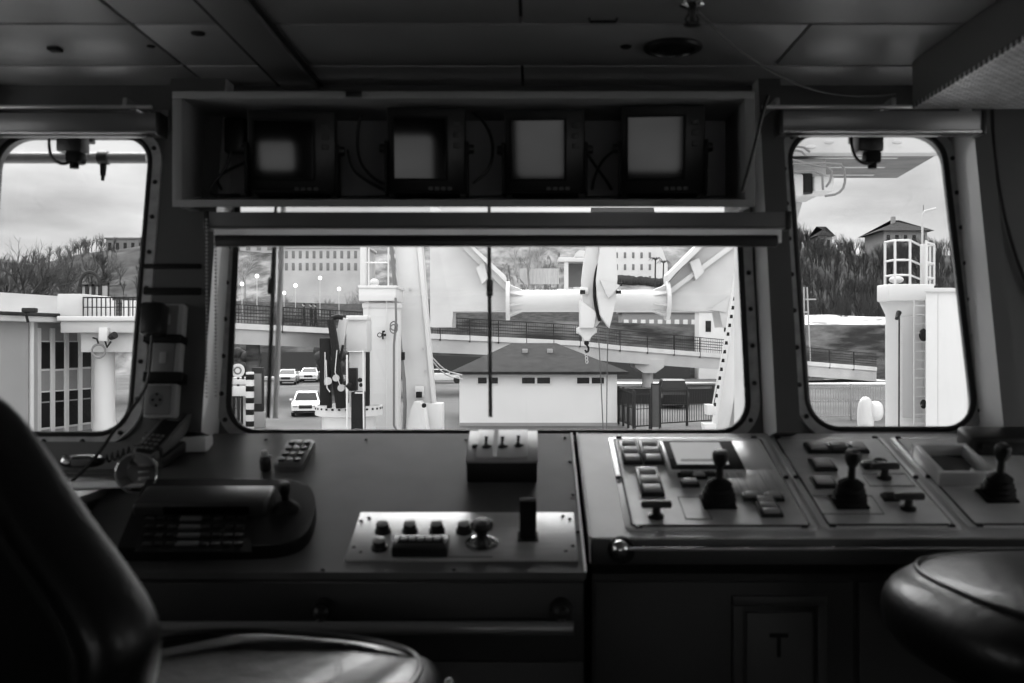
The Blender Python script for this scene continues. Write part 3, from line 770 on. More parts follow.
# glass tumbler lying on its side, mouth towards the chair
GL = pane_mat('tumbler_glass', .86, 1.0)
a = ML @ cl(141, 492)
TM = ML @ Matrix.Translation((cl(141, 491).x, cl(141, 491).y, .046)) @ Matrix.Rotation(R_(10), 4, 'Z') @ Matrix.Rotation(R_(70), 4, 'X')
t = thing('glass_tumbler', 'clear glass tumbler lying on its side next to the intercom keyboard', 'tumbler', M=TM)
part('glass', MB().lathe([(.038, -.06), (.0455, .02), (.0445, .0215), (.042, .02), (.035, -.052), (.001, -.054), (.001, -.06)], 36, cap=False), GL, t)
part('rim', MB().tube([(.044*math.cos(k*PI/18), .044*math.sin(k*PI/18), .0205) for k in range(36)], .0024, 8, closed=True), mat('glass_rim', .5, .05, .5), t)
for k in range(3): part('glint_bar', MB().box(-.012, .012, -.02+k*.014, -.014+k*.014, -.052, -.050, .001), mat('glint_tone', .6, .1, .6), t)  # pale bars stand in for reflections inside the glass
# low side desk with papers left of the console
struct_z = EYE-.143*2.3
t = thing('side_desk', 'low pale edged desk between the left chair and the left window', 'desk', (0, 0, 0))
part('top', MB().box(XL+.02, x0L-.004, 1.88, 2.44, struct_z-.02, struct_z, .003), GREYP, t)
part('body', MB().box(XL+.03, x0L-.006, 1.92, 2.43, 0, struct_z-.021), CONF, t)
tag(MB().box(-.16, .11, -.05, .05, 0, .004, .001).obj('paper_sheet', PAPER, loc=at(95, 487, 2.27)+Vector((0, 0, .003)), rot=(0, 0, R_(8))), 'white paper lying on the side desk below the left window', 'paper')
t = thing('radio_microphone', 'black fist microphone with shiny clip lying on the side desk', 'microphone', at(83, 468, 2.40)+Vector((0, 0, -.002)), (0, 0, R_(12)))
part('body', MB().cushion(.05, .03, .016, 3, 24, 0, Matrix.Translation((0, 0, .018))), BLACK, t)
part('clip', MB().lathe([(.010, 0), (.012, .004), (.006, .010), (.001, .011)], 16, 0, Matrix.Translation((-.032, -.02, .024)) @ Matrix.Rotation(R_(60), 4, 'X')), CHROME, t)
part('talk_bar', MB().box(-.02, .025, -.034, -.026, .01, .026, .003), KEYM, t)
pts = [(.045, 0, .02)]
for k in range(60):
    a_ = k*.9; pts.append((.05+k*.0018, .010*math.cos(a_), .022+.010*math.sin(a_)+.0006*k))
part('coiled_cord', MB().tube(pts, .0025, 6), BLACK, t)

# ---- right console
x0R = at(578, 433, YBK).x; x1R = XR-.01
FyR = 2.022-YBK; FzR = EYE-.196*2.022
t = thing('right_console', 'grey sloping engine control console under the right windows with joystick panels', 'console', (0, YBK, 0))
part('body', MB().prism([(0, 0), (0, ZBK-.014), (FyR+.004, FzR-.014), (FyR+.004, FzR-.05), (FyR+.05, FzR-.085), (FyR+.05, 0)], x0R+.006, x1R, 0, PYZ), CONF, t)
part('top', MB().prism([(0, ZBK-.013), (0, ZBK), (FyR, FzR), (FyR, FzR-.013)], x0R, x1R, 0, PYZ, .003), CONR, t)
part('front_lip', MB().box(x0R+.002, x1R, FyR-.004, FyR+.006, FzR-.055, FzR-.003, .003), mat('lip_paint', .05, .4), t)
part('edge_trim', MB().prism([(0, ZBK-.02), (0, ZBK+.003), (FyR-.003, FzR+.003), (FyR-.003, FzR-.05)], x0R-.004, x0R, 0, PYZ), mat('edge_grey', .6, .35, .2), t, 'pale edge strip')
yfp = FyR+.05
for a, b_ in ((595, 852), (858, 1100)):
    u0 = at(a, 600, YBK+yfp).x; u1 = at(b_, 600, YBK+yfp).x
    part('front_panel', MB().box(u0, u1, yfp-.006, yfp+.002, .1, FzR-.1, .002), CONF, t)
u0 = at(732, 600, YBK+yfp-.01).x; u1 = at(826, 600, YBK+yfp-.01).x; zt_ = at(0, 594, YBK+yfp).z
hf = MB()
for a in ((u0, u1, zt_-.02, zt_), (u0, u1, zt_-.40, zt_-.38), (u0, u0+.02, zt_-.38, zt_-.02), (u1-.02, u1, zt_-.38, zt_-.02)): hf.box(a[0], a[1], yfp-.018, yfp-.005, a[2], a[3], .003)
part('hatch_frame', hf, mat('hatch_paint', .05, .5), t)
hp = part('hatch', MB().box(u0+.028, u1-.028, yfp-.016, yfp-.006, zt_-.37, zt_-.034, .003), mat('hatch_face', .06, .5), t)
tx = (u0+u1)/2-.002; tz = at(0, 634, YBK+yfp-.02).z
part('letter', MB().box(tx-.019, tx+.019, yfp-.018, yfp-.0155, tz-.008, tz).box(tx-.004, tx+.004, yfp-.018, yfp-.0155, tz-.048, tz-.008), BLACKM, hp, 'dark letter T')
rail('handrail', 622, 1060, 549, 1.985, .0036, (), 'thin bright rail with ball end along the front of the right console', ball=True, rm=mat('rail_bright', .5, .3, 1))
q = thing('rail_bracket', 'dark round rail bracket behind the ball end of the right rail', 'bracket', at(622, 551, 2.0))
part('disc', MB().cyl((0, .0, 0), (0, .014, 0), .026, .028, 20), BLACKM, q)

def rpanel(quad, label):
    x0, x1, y0, y1 = pl_frame(MR, cr, quad)
    t = thing('joystick_station', label, 'control panel', M=MR, group='framed panels on the right console')
    o = MB()
    part('frame', MB().prism(rrect(x0, x1, y0, y1, .012, 4), .0005, .005, 0, None, .0015), mat('frame_grey', .88, .36, .6), t)
    part('gasket', MB().tube([(x, y, .0045) for x, y in rrect(x0+.014, x1-.014, y0+.012, y1-.012, .008, 4)], .0028, 6, closed=True), RUBBER, t)
    part('face', MB().prism(rrect(x0+.017, x1-.017, y0+.015, y1-.015, .006, 4), .0045, .0075), PANEL, t)
    for sx in (.07, .93):
        for yy in (y0+.006, y1-.006):
            part('clamp', MB().box(-.007, .007, -.005, .005, 0, .006, .002), BLACK, t, M=Matrix.Translation((x0+(x1-x0)*sx, yy, .004)))
    for xx in (x0+.006, x1-.006): part('clamp', MB().lathe([(.006, 0), (.006, .006), (.001, .007)], 12), BLACK, t, M=Matrix.Translation((xx, (y0+y1)/2, .004)))
    return t
HP = .0075
P1 = rpanel(((609, 439), (767, 439), (815, 531), (624, 531)), 'control panel at the near end of the right console with screen, keypads and tallest joystick')
P2 = rpanel(((775, 439), (884, 439), (959, 529), (816, 531)), 'middle control panel on the right console with joystick and round knob')
P3 = rpanel(((893, 439), (1012, 439), (1110, 529), (965, 530)), 'control panel at the far end of the right console below the raised frame')
def rp(name, mb, mats, px, py, tt, label=None, h=HP):
    q = cr(px, py, h); return part(name, mb, mats, tt, label, M=Matrix.Translation((q.x, q.y, h)))
def keypad(px0, px1, py0, py1, nx, ny, tt, kb=.74, mats=None):
    a = cr(px0, py1, HP+.008); b_ = cr(px1, py0, HP+.008)
    w = (b_.x-a.x); 
    # the slanted outline leans with the panel: centre row by row
    qs = cr((px0+px1)/2, py1, HP); qt = cr((px0+px1)/2, py0, HP); w = cr(px1, (py0+py1)/2, HP).x-cr(px0, (py0+py1)/2, HP).x; h = qt.y-qs.y
    cxm = (qs.x+qt.x)/2
    o = part('keypad', MB().box(-w/2, w/2, -h/2, h/2, 0, .009, .002), BLACK, tt, M=Matrix.Translation((cxm, (qs.y+qt.y)/2, HP-.0005)))
    for i in range(nx):
        for j in range(ny):
            kw = w/nx*kb*.5; kh = h/ny*kb*.5
            part('key', MB().box(-kw, kw, -kh, kh, 0, .005, .002), (mats or [KEYG])[(i+j) % len(mats or [1])], o, M=Matrix.Translation((-w/2+w/nx*(i+.5), -h/2+h/ny*(j+.5), .0085)))
    return o
KM = mat('key_panel', .42, .4, .1)
keypad(621, 640, 443, 465, 1, 3, P1, mats=[KM]); keypad(641, 661, 443, 465, 1, 3, P1, mats=[KM])
keypad(638, 661, 470, 497, 1, 3, P1, mats=[KM])
keypad(677, 696, 471, 478, 1, 1, P1, mats=[KEYM]); keypad(698, 716, 470, 477, 1, 1, P1, mats=[KEYM])
keypad(681, 699, 482, 488, 1, 1, P1, mats=[KEYG]); keypad(691, 707, 476, 480, 1, 1, P1, mats=[KEYW])
keypad(742, 761, 495, 502, 1, 1, P1, mats=[KEYG]); keypad(764, 783, 495, 502, 1, 1, P1, mats=[KEYG])
keypad(757, 779, 500, 518, 1, 3, P1, mats=[KM])
def slab(name, quad, z0, z1, mats, tt, bev=.001, label=None):
    pts = [cr(px, py, z1) for px, py in quad]; ys0 = (pts[0].y+pts[1].y)/2; ys1 = (pts[2].y+pts[3].y)/2
    xa = (pts[0].x+pts[3].x)/2; xb = (pts[1].x+pts[2].x)/2
    return part(name, MB().box(xa, xb, ys1, ys0, z0, z1, bev), mats, tt, label), (xa, xb, ys1, ys0)
dm_, bb = slab('display_module', ((660, 441), (734, 441), (744, 470), (669, 470)), HP, .022, mat('module_edge', .8, .35, .4), P1)
part('bezel', MB().box(bb[0]+.006, bb[1]-.002, bb[2]+.002, bb[3]-.002, .0218, .0238, .001), BLACKM, dm_)
part('screen', MB().box(bb[0]+.022, bb[1]-.034, bb[2]+.028, bb[3]-.014, .0236, .0246), LCD, dm_, 'pale screen')
part('screen_mark', MB().box(bb[0]+.034, bb[1]-.045, bb[2]+.044, bb[2]+.056, .0245, .0249), KEYG, dm_)
slab('label_sheet', ((731, 441), (758, 441), (771, 469), (742, 469)), HP, .009, mat('sheet_pale', .95, .4, .6), P1, .0005)
hg, hb = slab('brushed_cover', ((723, 470), (774, 469), (784, 493), (734, 493)), HP, .016, mat('brushed_cover', .7, .38, .6, var=.35, scale=30, stretch=(6, .3, 1)), P1, .002)
part('cover_rim', MB().box(hb[0]-.003, hb[1]+.003, hb[2]-.003, hb[3]+.002, HP, .011, .001), ALU, hg)
def joystick(px, py, tt, sc=1.0):
    b = MB(); b.box(-.036, .036, -.033, .033, 0, .006, .004); rr = .037
    b.lathe([(rr, .006), (rr*1.02, .012), (rr*.88, .017), (rr*.98, .022), (rr*.80, .028), (rr*.86, .033), (rr*.72, .040), (rr*.76, .046), (rr*.50, .053), (rr*.36, .056), (.010, .058)], 28)
    o = rp('joystick', b, BLACKM, px, py, tt)
    part('stick', MB().cyl((0, 0, .055), (0, .004, .092), .0085, .007, 14), BLACK, o)
    part('grip', MB().lathe([(.008, .083), (.012, .089), (.0165, .100), (.0175, .112), (.015, .119), (.001, .121)], 22, 0, Matrix.Translation((0, .004, 0))), BLACK, o)
    return o
joystick(718, 503, P1); joystick(849, 503, P2); joystick(997, 497, P3)
def t_lever(px, py, tt):
    o = rp('lever', MB().lathe([(.017, 0), (.017, .004), (.009, .008), (.008, .024)], 18), BLACK, px, py, tt)
    part('handle', MB().box(-.032, .032, -.008, .008, .022, .037, .005), mat('lever_grip', .05, .3), o); return o
t_lever(656, 517, P1); t_lever(908, 509, P2); t_lever(884, 478, P2)
rp('round_knob', MB().lathe([(.019, 0), (.019, .010), (.015, .015), (.009, .014), (.001, .013)], 24), BLACK, 880, 466, P2)
keypad(806, 828, 445, 454, 1, 1, P2, mats=[KM]); keypad(828, 848, 445, 454, 1, 1, P2, mats=[KEYM]); keypad(848, 866, 445, 454, 1, 1, P2, mats=[KM])
keypad(811, 834, 461, 472, 1, 1, P2, mats=[KEYG]); keypad(812, 835, 479, 489, 1, 1, P2, mats=[KEYW])
keypad(862, 880, 464, 470, 1, 1, P2, mats=[KEYD]); keypad(882, 898, 496, 502, 1, 1, P2, mats=[KEYD])
def lines(quad, tt):
    a = [cr(px, py, HP) for px, py in quad]
    part('engraving', MB().tube([(q.x, q.y, HP) for q in a], .0012, 5, closed=True), KEYM, tt)
lines(((678, 497), (700, 497), (712, 519), (686, 519)), P1); lines(((812, 496), (872, 496), (884, 514), (822, 514)), P2); lines(((862, 474), (905, 474), (915, 486), (870, 486)), P2)
# raised frame on the third panel
HF = .04
q0 = [cr(px, py, HF) for px, py in ((913, 443), (968, 443), (996, 473), (939, 473))]
xa = (q0[0].x+q0[3].x)/2; xb = (q0[1].x+q0[2].x)/2; ya = (q0[2].y+q0[3].y)/2; yb = (q0[0].y+q0[1].y)/2
t = thing('instrument_frame', 'raised open metal frame at the back of the right console', 'frame', M=MR)
fr = MB(); fw_ = .014
for a in ((xa, xb, ya, ya+fw_), (xa, xb, yb-fw_, yb), (xa, xa+fw_, ya+fw_, yb-fw_), (xb-fw_, xb, ya+fw_, yb-fw_)): fr.box(*a, HP, HF, .002)
part('frame', fr, mat('frame_pale', .6, .35, .2), t)
part('tray', MB().box(xa+fw_, xb-fw_, ya+fw_, yb-fw_, HP, .014), mat('tray_dark', .06, .2), t)
part('clip', MB().box(xb-fw_-.03, xb-fw_-.024, ya+fw_, ya+fw_+.03, .014, .034, .002).box(xb-fw_-.03, xb-fw_-.01, ya+fw_, ya+fw_+.005, .014, .02, .001), KEYW, t)
# monitor hood standing at the right end of the console
q = MR @ cr(1016, 478, 0)
t = thing('radio_unit', 'black radio unit standing on the right console behind the far joystick', 'radio', (at(1008, 0, 2.3).x, 2.44, ZBK-.3*.12+.001), (aR, 0, 0))
part('body', MB().box(-.045, .18, -.04, .05, 0.005, .052, .012, 0, None, 3), BLACK, t)
part('foot', MB().box(-.03, .14, -.03, .04, -.003, .008, .002), BLACKM, t)
part('knob', MB().cyl((-.015, -.04, .03), (-.015, -.058, .03), .012, .010, 16), BLACKM, t)
part('dial', MB().lathe([(.016, 0), (.016, .008), (.001, .010)], 18, 0, Matrix.Translation((.03, -.04, .028)) @ Matrix.Rotation(PI/2, 4, 'X')), KEYG, t)

# ================================================================== CHAIRS
def pedestal(t, x, y, h):
    p = MB(); p.lathe([(.24, 0), (.24, .02), (.06, .05), (.05, .12), (.05, h)], 28, 0, Matrix.Translation((x, y, 0)))
    part('pedestal', p, mat('pedestal_paint', .04, .4), t)
# left chair
sx, sy, sz = -.43, 1.40, 1.045
t = thing('helm_chair', 'black leather helm chair with rounded backrest at the left console', 'chair', (sx, sy, 0), (0, 0, R_(-14)), 'helm chairs')
def seatfn(x, y, z):
    d = max(0, 1-((x+.03)/.25)**2)*max(0, 1-((y-.0)/.27)**2)
    return x, y, z-(.075*d**.8 if z > 0 else 0)
part('seat', MB().cushion(.285, .29, .062, 3.0, 56, 0, Matrix.Translation((0, 0, sz-.062)), 2.6, seatfn), LEATHER, t)
part('piping', MB().tube([(.283*math.copysign(abs(math.cos(a))**.667, math.cos(a))*.90, .288*math.copysign(abs(math.sin(a))**.667, math.sin(a))*.90, sz-.028) for a in [k*PI/30 for k in range(60)]], .0055, 8, closed=True), PIPING, t)
# backrest: outline in x,z
_h = [(.15, .86), (.20, .93), (.228, 1.02), (.24, 1.10), (.255, 1.165), (.268, 1.205), (.272, 1.245), (.258, 1.28), (.225, 1.32), (.175, 1.375), (.11, 1.46), (.045, 1.515)]
bo = _h+[(-x, z) for x, z in reversed(_h)]
def smooth_poly(p, n=2):
    for _ in range(n):
        q = []
        for i in range(len(p)):
            a = Vector(p[i]); b_ = Vector(p[(i+1) % len(p)]); q += [tuple(a*.75+b_*.25), tuple(a*.25+b_*.75)]
        p = q
    return p
bo = smooth_poly(bo)
def puffy(poly, half, cz, n=7):
    b = MB(); v = []; f = []; m_ = len(poly); cx_ = sum(p[0] for p in poly)/m_; cy_ = sum(p[1] for p in poly)/m_
    rings = []
    for i in range(-n, n+1):
        a = i/n*PI/2; s_ = 1-.10*(1-math.cos(a))*1.0; rings.append((s_, half*math.sin(a)))
    rings = [(.4, -half*1.12), (.75, -half*1.08)]+rings+[(.75, half*1.08), (.4, half*1.12)]
    for s_, y in rings:
        for px, pz in poly: v.append((cx_+(px-cx_)*s_, y, cy_+(pz-cy_)*s_))
    for i in range(len(rings)-1):
        for k in range(m_): f.append((i*m_+k, i*m_+(k+1) % m_, (i+1)*m_+(k+1) % m_, (i+1)*m_+k))
    f.append(tuple(range(m_-1, -1, -1))); f.append(tuple((len(rings)-1)*m_+k for k in range(m_)))
    b._add(v, f); return b
RB = Matrix.Translation((-.142, -.36, -.052)) @ Matrix.Rotation(R_(0), 4, 'X')
part('backrest', puffy(bo, .055, 0), LEATHER, t, M=RB)
sm = [(x*.86, 1.15+(z-1.15)*.9) for x, z in bo]
part('back_seam', MB().tube([(x, -.059, z) for x, z in sm], .005, 6, closed=True), PIPING, t, M=RB)
part('seat_pan', MB().box(-.22, .22, -.24, .22, sz-.15, sz-.105, .02), mat('pan_paint', .03, .4), t)
part('back_bracket', MB().box(-.07, .07, -.40, -.16, sz-.15, sz-.12, .01).box(-.07, .02, -.41, -.375, sz-.15, sz+.1, .01), mat('pan_paint'), t)
part('side_bolt', MB().ball((.292, .12, sz-.04), .008, 12), CHROME, t)
pedestal(t, 0, 0, sz-.15)
# right chair, swivelled so its seat shows from the side
sx, sy, sz = .905, 1.61, 1.15
t = thing('helm_chair', 'black leather helm chair at the right console, only its thick seat in view', 'chair', (sx, sy, 0), (0, 0, R_(8)), 'helm chairs')
part('seat', MB().cushion(.295, .315, .11, 2.7, 56, 0, Matrix.Translation((0, 0, sz-.11)), 2.4, lambda x, y, z: (x, y, z-(.022*max(0, 1-(x/.29)**2)*max(0, 1-(y/.31)**2) if z > 0 else 0))), LEATHER, t)
part('piping', MB().tube([(.29*math.copysign(abs(math.cos(a))**.714, math.cos(a))*.82, .31*math.copysign(abs(math.sin(a))**.714, math.sin(a))*.82, sz-.041) for a in [k*PI/30 for k in range(60)]], .005, 8, closed=True), PIPING, t)
part('backrest', puffy(bo, .055, 0), LEATHER, t, M=Matrix.Translation((0, -.36, .24)))
part('seat_pan', MB().box(-.2, .2, -.22, .22, sz-.19, sz-.14, .02), mat('pan_paint'), t)
part('back_bracket', MB().box(-.07, .07, -.40, -.16, sz-.19, sz-.16, .01).box(-.07, .07, -.42, -.385, sz-.19, sz+.1, .01), mat('pan_paint'), t)
part('side_bolt', MB().ball((-.205, -.1, sz-.165), .012, 12), CHROME, t)
pedestal(t, 0, 0, sz-.19)
# ================================================================== OUTSIDE: GROUND
QZ = -2.8; DZ = -1.9
struct(MB().box(-8, 9, 3.0, 27, DZ-.3, DZ).obj('ship_deck_floor', SHIPG))
struct(MB().box(-8.2, 9.2, 2.9, 27.2, -6, DZ-.3).obj('ship_hull_wall', SHIPK))
struct(MB().box(-90, 90, 20, 40, -6.1, -6.05).obj('harbour_water', mat('water', .03, .08, bump=.3, bscale=2)))
struct(MB().box(-300, 300, 37, 420, QZ-.4, QZ).box(-300, 300, 37, 37.6, -7, QZ-.4).obj('quay_ground', ASPH))
# hill: a heightfield behind the quay
def hill_h(x, y):
    def sm(a, b_, v):
        t_ = max(0, min(1, (v-a)/(b_-a))); return t_*t_*(3-2*t_)
    base = 6.0*sm(128, 140, y)+25*sm(150, 250, y)+6*sm(250, 330, y)
    f = 1+.10*math.sin(x*.023+1)+.05*math.sin(x*.06)
    side = 1-.16*sm(25, 75, x)-.2*sm(-80, -140, x)
    terrace = 1.4*sm(172, 176, y)*(1-sm(176, 186, y))
    gap = -7*math.exp(-((x-33)/10)**2)*sm(200, 260, y)
    return QZ-.1+base*f*side+terrace+gap+.5*math.sin(x*.21+y*.13)*sm(140, 170, y)
m_ = MB(); nx, ny = 150, 70; vs = []; fs = []
for j in range(ny+1):
    y = 122+j*4.0
    for i in range(nx+1):
        x = -260+i*(520/nx); vs.append((x, y, hill_h(x, y)))
for j in range(ny):
    for i in range(nx): a = j*(nx+1)+i; fs.append((a, a+1, a+nx+2, a+nx+1))
m_._add(vs, fs)
for fc in m_.bm.faces:
    cx_ = fc.calc_center_median().x; fc.material_index = 1 if (cx_ > 44 or cx_ < -62) else 0
struct(m_.obj('hillside_terrain', [HILLM, HILLD], angle=180))
def ground(x, y): return hill_h(x, y) if y > 122 else QZ

# ---- trees
def tree_mesh(rng, h, spread=.5, levels=4, kids=(4, 4, 3, 3), seg=4, r0=None):
    b = MB(); r0 = r0 or h*.028
    def br(p, d, ln, r, lv):
        q = p+d*ln*.5+Vector((rng.uniform(-1, 1), rng.uniform(-1, 1), rng.uniform(0, .6)))*ln*.06; e = p+d*ln
        b.tube([p, q, e], [r, r*.5], seg if lv < 2 else 3)
        if lv >= levels: return
        n = kids[min(lv, len(kids)-1)]
        for k in range(n):
            t_ = rng.uniform(.4, 1.0) if k else 1.0
            s_ = p+d*ln*t_
            az = rng.uniform(0, 2*PI); sp = rng.uniform(.35, .95)*spread*2
            o = d.orthogonal().normalized(); o2 = d.cross(o)
            nd = (d+(o*math.cos(az)+o2*math.sin(az))*sp+Vector((0, 0, .22))).normalized()
            br(s_, nd, ln*rng.uniform(.5, .75), r*.5*(1.15-.3*t_), lv+1)
    br(Vector((0, 0, -.2)), Vector((rng.uniform(-.05, .05), rng.uniform(-.05, .05), 1)).normalized(), h*.36, r0, 0)
    return b
rng = random.Random(4)
protoA = tree_mesh(rng, 10, .62, 4, (6, 6, 5, 4)).obj('bare_tree', BARK, loc=at(22, 300, 150)); 
def place_tree(o, px, ptop, Y, h0, first=False, label='', group='bare trees on the hill'):
    x = at(px, 0, Y).x; zg = ground(x, Y); zt_ = at(0, ptop, Y).z; s_ = max(.3, (zt_-zg)/h0)
    r = o if first else dup(o)
    r.location = (x, Y, zg); r.scale = (s_, s_, s_); r.rotation_euler = (0, 0, px*.37)
    tag(r, label, 'tree', group); return r
place_tree(protoA, 24, 224, 135, 9.3, True, 'tallest bare tree on the skyline in the left window')
place_tree(protoA, 62, 236, 150, 9.6, label='bare tree on the skyline right of the tallest one in the left window')
place_tree(protoA, 48, 238, 160, 9.6, label='slim dark tree between the two tallest bare trees on the left skyline')
place_tree(protoA, 92, 240, 170, 9.6, label='bare tree on the left skyline beside the hilltop building')
place_tree(protoA, 104, 240, 190, 9.6, label='bare tree standing right in front of the hilltop building')
place_tree(protoA, 4, 246, 150, 9.6, label='bare tree at the edge of the left window')
protoB = tree_mesh(random.Random(9), 12, .34, 4, (6, 5, 4, 3)).obj('upright_tree', BARK)
place_tree(protoB, 684, 246, 215, 11.5, True, 'bushy bare tree beside the big pale building')
protoC = tree_mesh(random.Random(12), 12, .5, 4, (5, 5, 4, 3)).obj('pale_tree', BARKL)
place_tree(protoC, 530, 232, 165, 11, True, 'pale forked birch on the slope left of the white pavilion')
place_tree(protoC, 515, 240, 195, 11, label='pale birch higher on the slope behind the pavilion fence')
place_tree(protoC, 541, 238, 205, 11, label='pale birch standing right behind the white pavilion')
place_tree(protoC, 245, 250, 180, 11, label='pale tree on the slope behind the first lamp globe')
place_tree(protoC, 310, 262, 175, 11, label='pale tree on the slope above the bridge walkers')
# woods covering the right hill and the upper slopes: nobody could count them
import numpy as np
rr = random.Random(21); protos = []
for k in range(6):
    pb = tree_mesh(random.Random(40+k), 9, .36, 3, (6, 5, 4), 3, r0=.17); me_ = bpy.data.meshes.new('tmp'); pb.bm.to_mesh(me_); pb.bm.free()
    co = np.empty(len(me_.vertices)*3); me_.vertices.foreach_get('co', co)
    protos.append((co.reshape(-1, 3), [tuple(p.vertices) for p in me_.polygons])); bpy.data.meshes.remove(me_)
def woods(name, spots, m, label, cat):
    V = []; Fc = []; off = 0
    for x, y, s_ in spots:
        co, fs_ = rr.choice(protos); a = rr.uniform(0, 6.28); c_, n_ = math.cos(a), math.sin(a)
        q = np.empty_like(co); q[:, 0] = x+s_*1.1*(co[:, 0]*c_-co[:, 1]*n_); q[:, 1] = y+s_*1.1*(co[:, 0]*n_+co[:, 1]*c_); q[:, 2] = ground(x, y)-.2+s_*co[:, 2]
        V.append(q); Fc += [tuple(i+off for i in f) for f in fs_]; off += len(co)
    me_ = bpy.data.meshes.new(name); me_.from_pydata(np.concatenate(V).tolist(), [], Fc); me_.materials.append(m)
    o_ = bpy.data.objects.new(name, me_); COL.objects.link(o_); tag(o_, label, cat, kind='stuff'); return o_
def spots(n, pr, yr, hs, cond=None):
    out = []
    for _ in range(n):
        y = rr.uniform(*yr); x = (rr.uniform(*pr)-CX)/F*y; s_ = rr.uniform(*hs)
        if cond is None or cond(x, y): out.append((x, y, s_))
    return out
woods('hill_woods', spots(45, (878, 938), (206, 219), (.8, 1.02))+spots(620, (772, 985), (150, 262), (.5, .95), lambda x, y: not (68 < x < 104 and 220 < y < 242)), mat('wood_bark', .02, .9, var=.3), 'dark leafless woods covering the hill behind the white tower', 'woods')
woods('hill_scrub', spots(150, (-60, 170), (150, 225), (.35, .7))+spots(60, (-60, 105), (225, 262), (.4, .75)), mat('scrub_bark', .04, .9, var=.3), 'thin leafless scrub along the top of the left slopes', 'scrub')
woods('slope_bushes', spots(110, (225, 470), (150, 164), (.35, .95))+spots(110, (500, 565), (168, 200), (.2, .4)), mat('bush_twigs', .16, .9, var=.3), 'pale leafless bushes on the slope behind the bridge in the middle window', 'bushes')

# ---- generic building with window grid
def house(name, label, cat, px0, px1, ptop, Y, depth, wallm, rows, cols, roof='flat', roof_h=3, wm=GLASSD, yaw=0, win=(.42, .55), base=None, ov=.6, rhp=3.2):
    x0 = at(px0, 0, Y).x; x1 = at(px1, 0, Y).x; zt_ = at(0, ptop, Y).z; zg = min(ground(x0, Y), ground(x1, Y))-.3 if base is None else base
    t = thing(name, label, cat, ((x0+x1)/2, Y, zg), (0, 0, yaw)); w_ = (x1-x0)/2; h = zt_-zg
    part('walls', MB().box(-w_, w_, 0, depth, 0, h), wallm, t)
    cw = 2*w_/cols; vis = min(h, rows*rhp); rh = vis/rows
    for r_ in range(rows):
        for c_ in range(cols):
            cx_ = -w_+cw*(c_+.5); cz = h-rh*(r_+.55)
            o = part('window', MB().box(cx_-cw*win[0]/2, cx_+cw*win[0]/2, -.06, .02, cz-rh*win[1]/2, cz+rh*win[1]/2, .02), wm, t)
    if roof == 'hip':
        v = [(-w_-ov, -ov, h), (w_+ov, -ov, h), (w_+ov, depth+ov, h), (-w_-ov, depth+ov, h), (-w_+depth*.45, depth/2, h+roof_h), (w_-depth*.45, depth/2, h+roof_h)]
        b = MB(); b._add(v, [(0, 3, 2, 1), (0, 1, 5, 4), (1, 2, 5), (2, 3, 4, 5), (3, 0, 4)]); part('roof', b, ROOFD, t)
    elif roof == 'gable':
        v = [(-w_-ov, -ov, h), (w_+ov, -ov, h), (w_+ov, depth+ov, h), (-w_-ov, depth+ov, h), (-w_-ov, depth/2, h+roof_h), (w_+ov, depth/2, h+roof_h)]
        b = MB(); b._add(v, [(0, 3, 2, 1), (0, 1, 5, 4), (1, 2, 5), (2, 3, 4, 5), (3, 0, 4)]); part('roof', b, ROOFD, t)
    else:
        part('cornice', MB().box(-w_-.25, w_+.25, -.3, depth+.25, h, h+.35, .05), wallm, t)
    return t
HAZEP = mat('pale_facade', .42, .9, var=.15, scale=.2); HAZEW = mat('window_haze_tone', .15, .6)  # window tone lifted to imitate haze over the distant blocks
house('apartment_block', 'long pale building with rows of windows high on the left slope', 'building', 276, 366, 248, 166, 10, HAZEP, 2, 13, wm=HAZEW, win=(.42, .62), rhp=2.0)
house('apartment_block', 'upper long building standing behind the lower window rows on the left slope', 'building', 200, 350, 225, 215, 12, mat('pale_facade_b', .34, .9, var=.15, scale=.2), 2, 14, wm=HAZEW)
t = house('hilltop_building', 'low flat hilltop building on the skyline at the edge of the left window', 'building', 106, 152, 239, 238, 10, mat('dim_facade', .16, .9, var=.1), 1, 6, wm=GLASSD)
part('chimney', MB().box(-1.5, -.3, 3, 4.2, 0, at(0, 236, 238).z-t.location.z), mat('dim_facade'), t)
t = house('villa', 'villa with dark hipped roof on the wooded hilltop in the right window', 'house', 884, 927, 231, 225, 13, mat('villa_wall', .22, .9, var=.1), 1, 5, 'hip', 3.2, ov=1.2)
part('chimney', MB().box(-1.2, -.4, 5, 6, 3, at(0, 217, 231).z-t.location.z), mat('villa_wall'), t)
part('aerial', MB().cyl((6, 6, 0), (6.4, 6, at(0, 205, 231).z-t.location.z), .06), RAILD, t)
house('hilltop_house', 'small pointed roof on the wooded skyline left of the villa', 'house', 818, 832, 236, 228, 6, mat('villa_wall'), 1, 2, 'hip', 2.5)
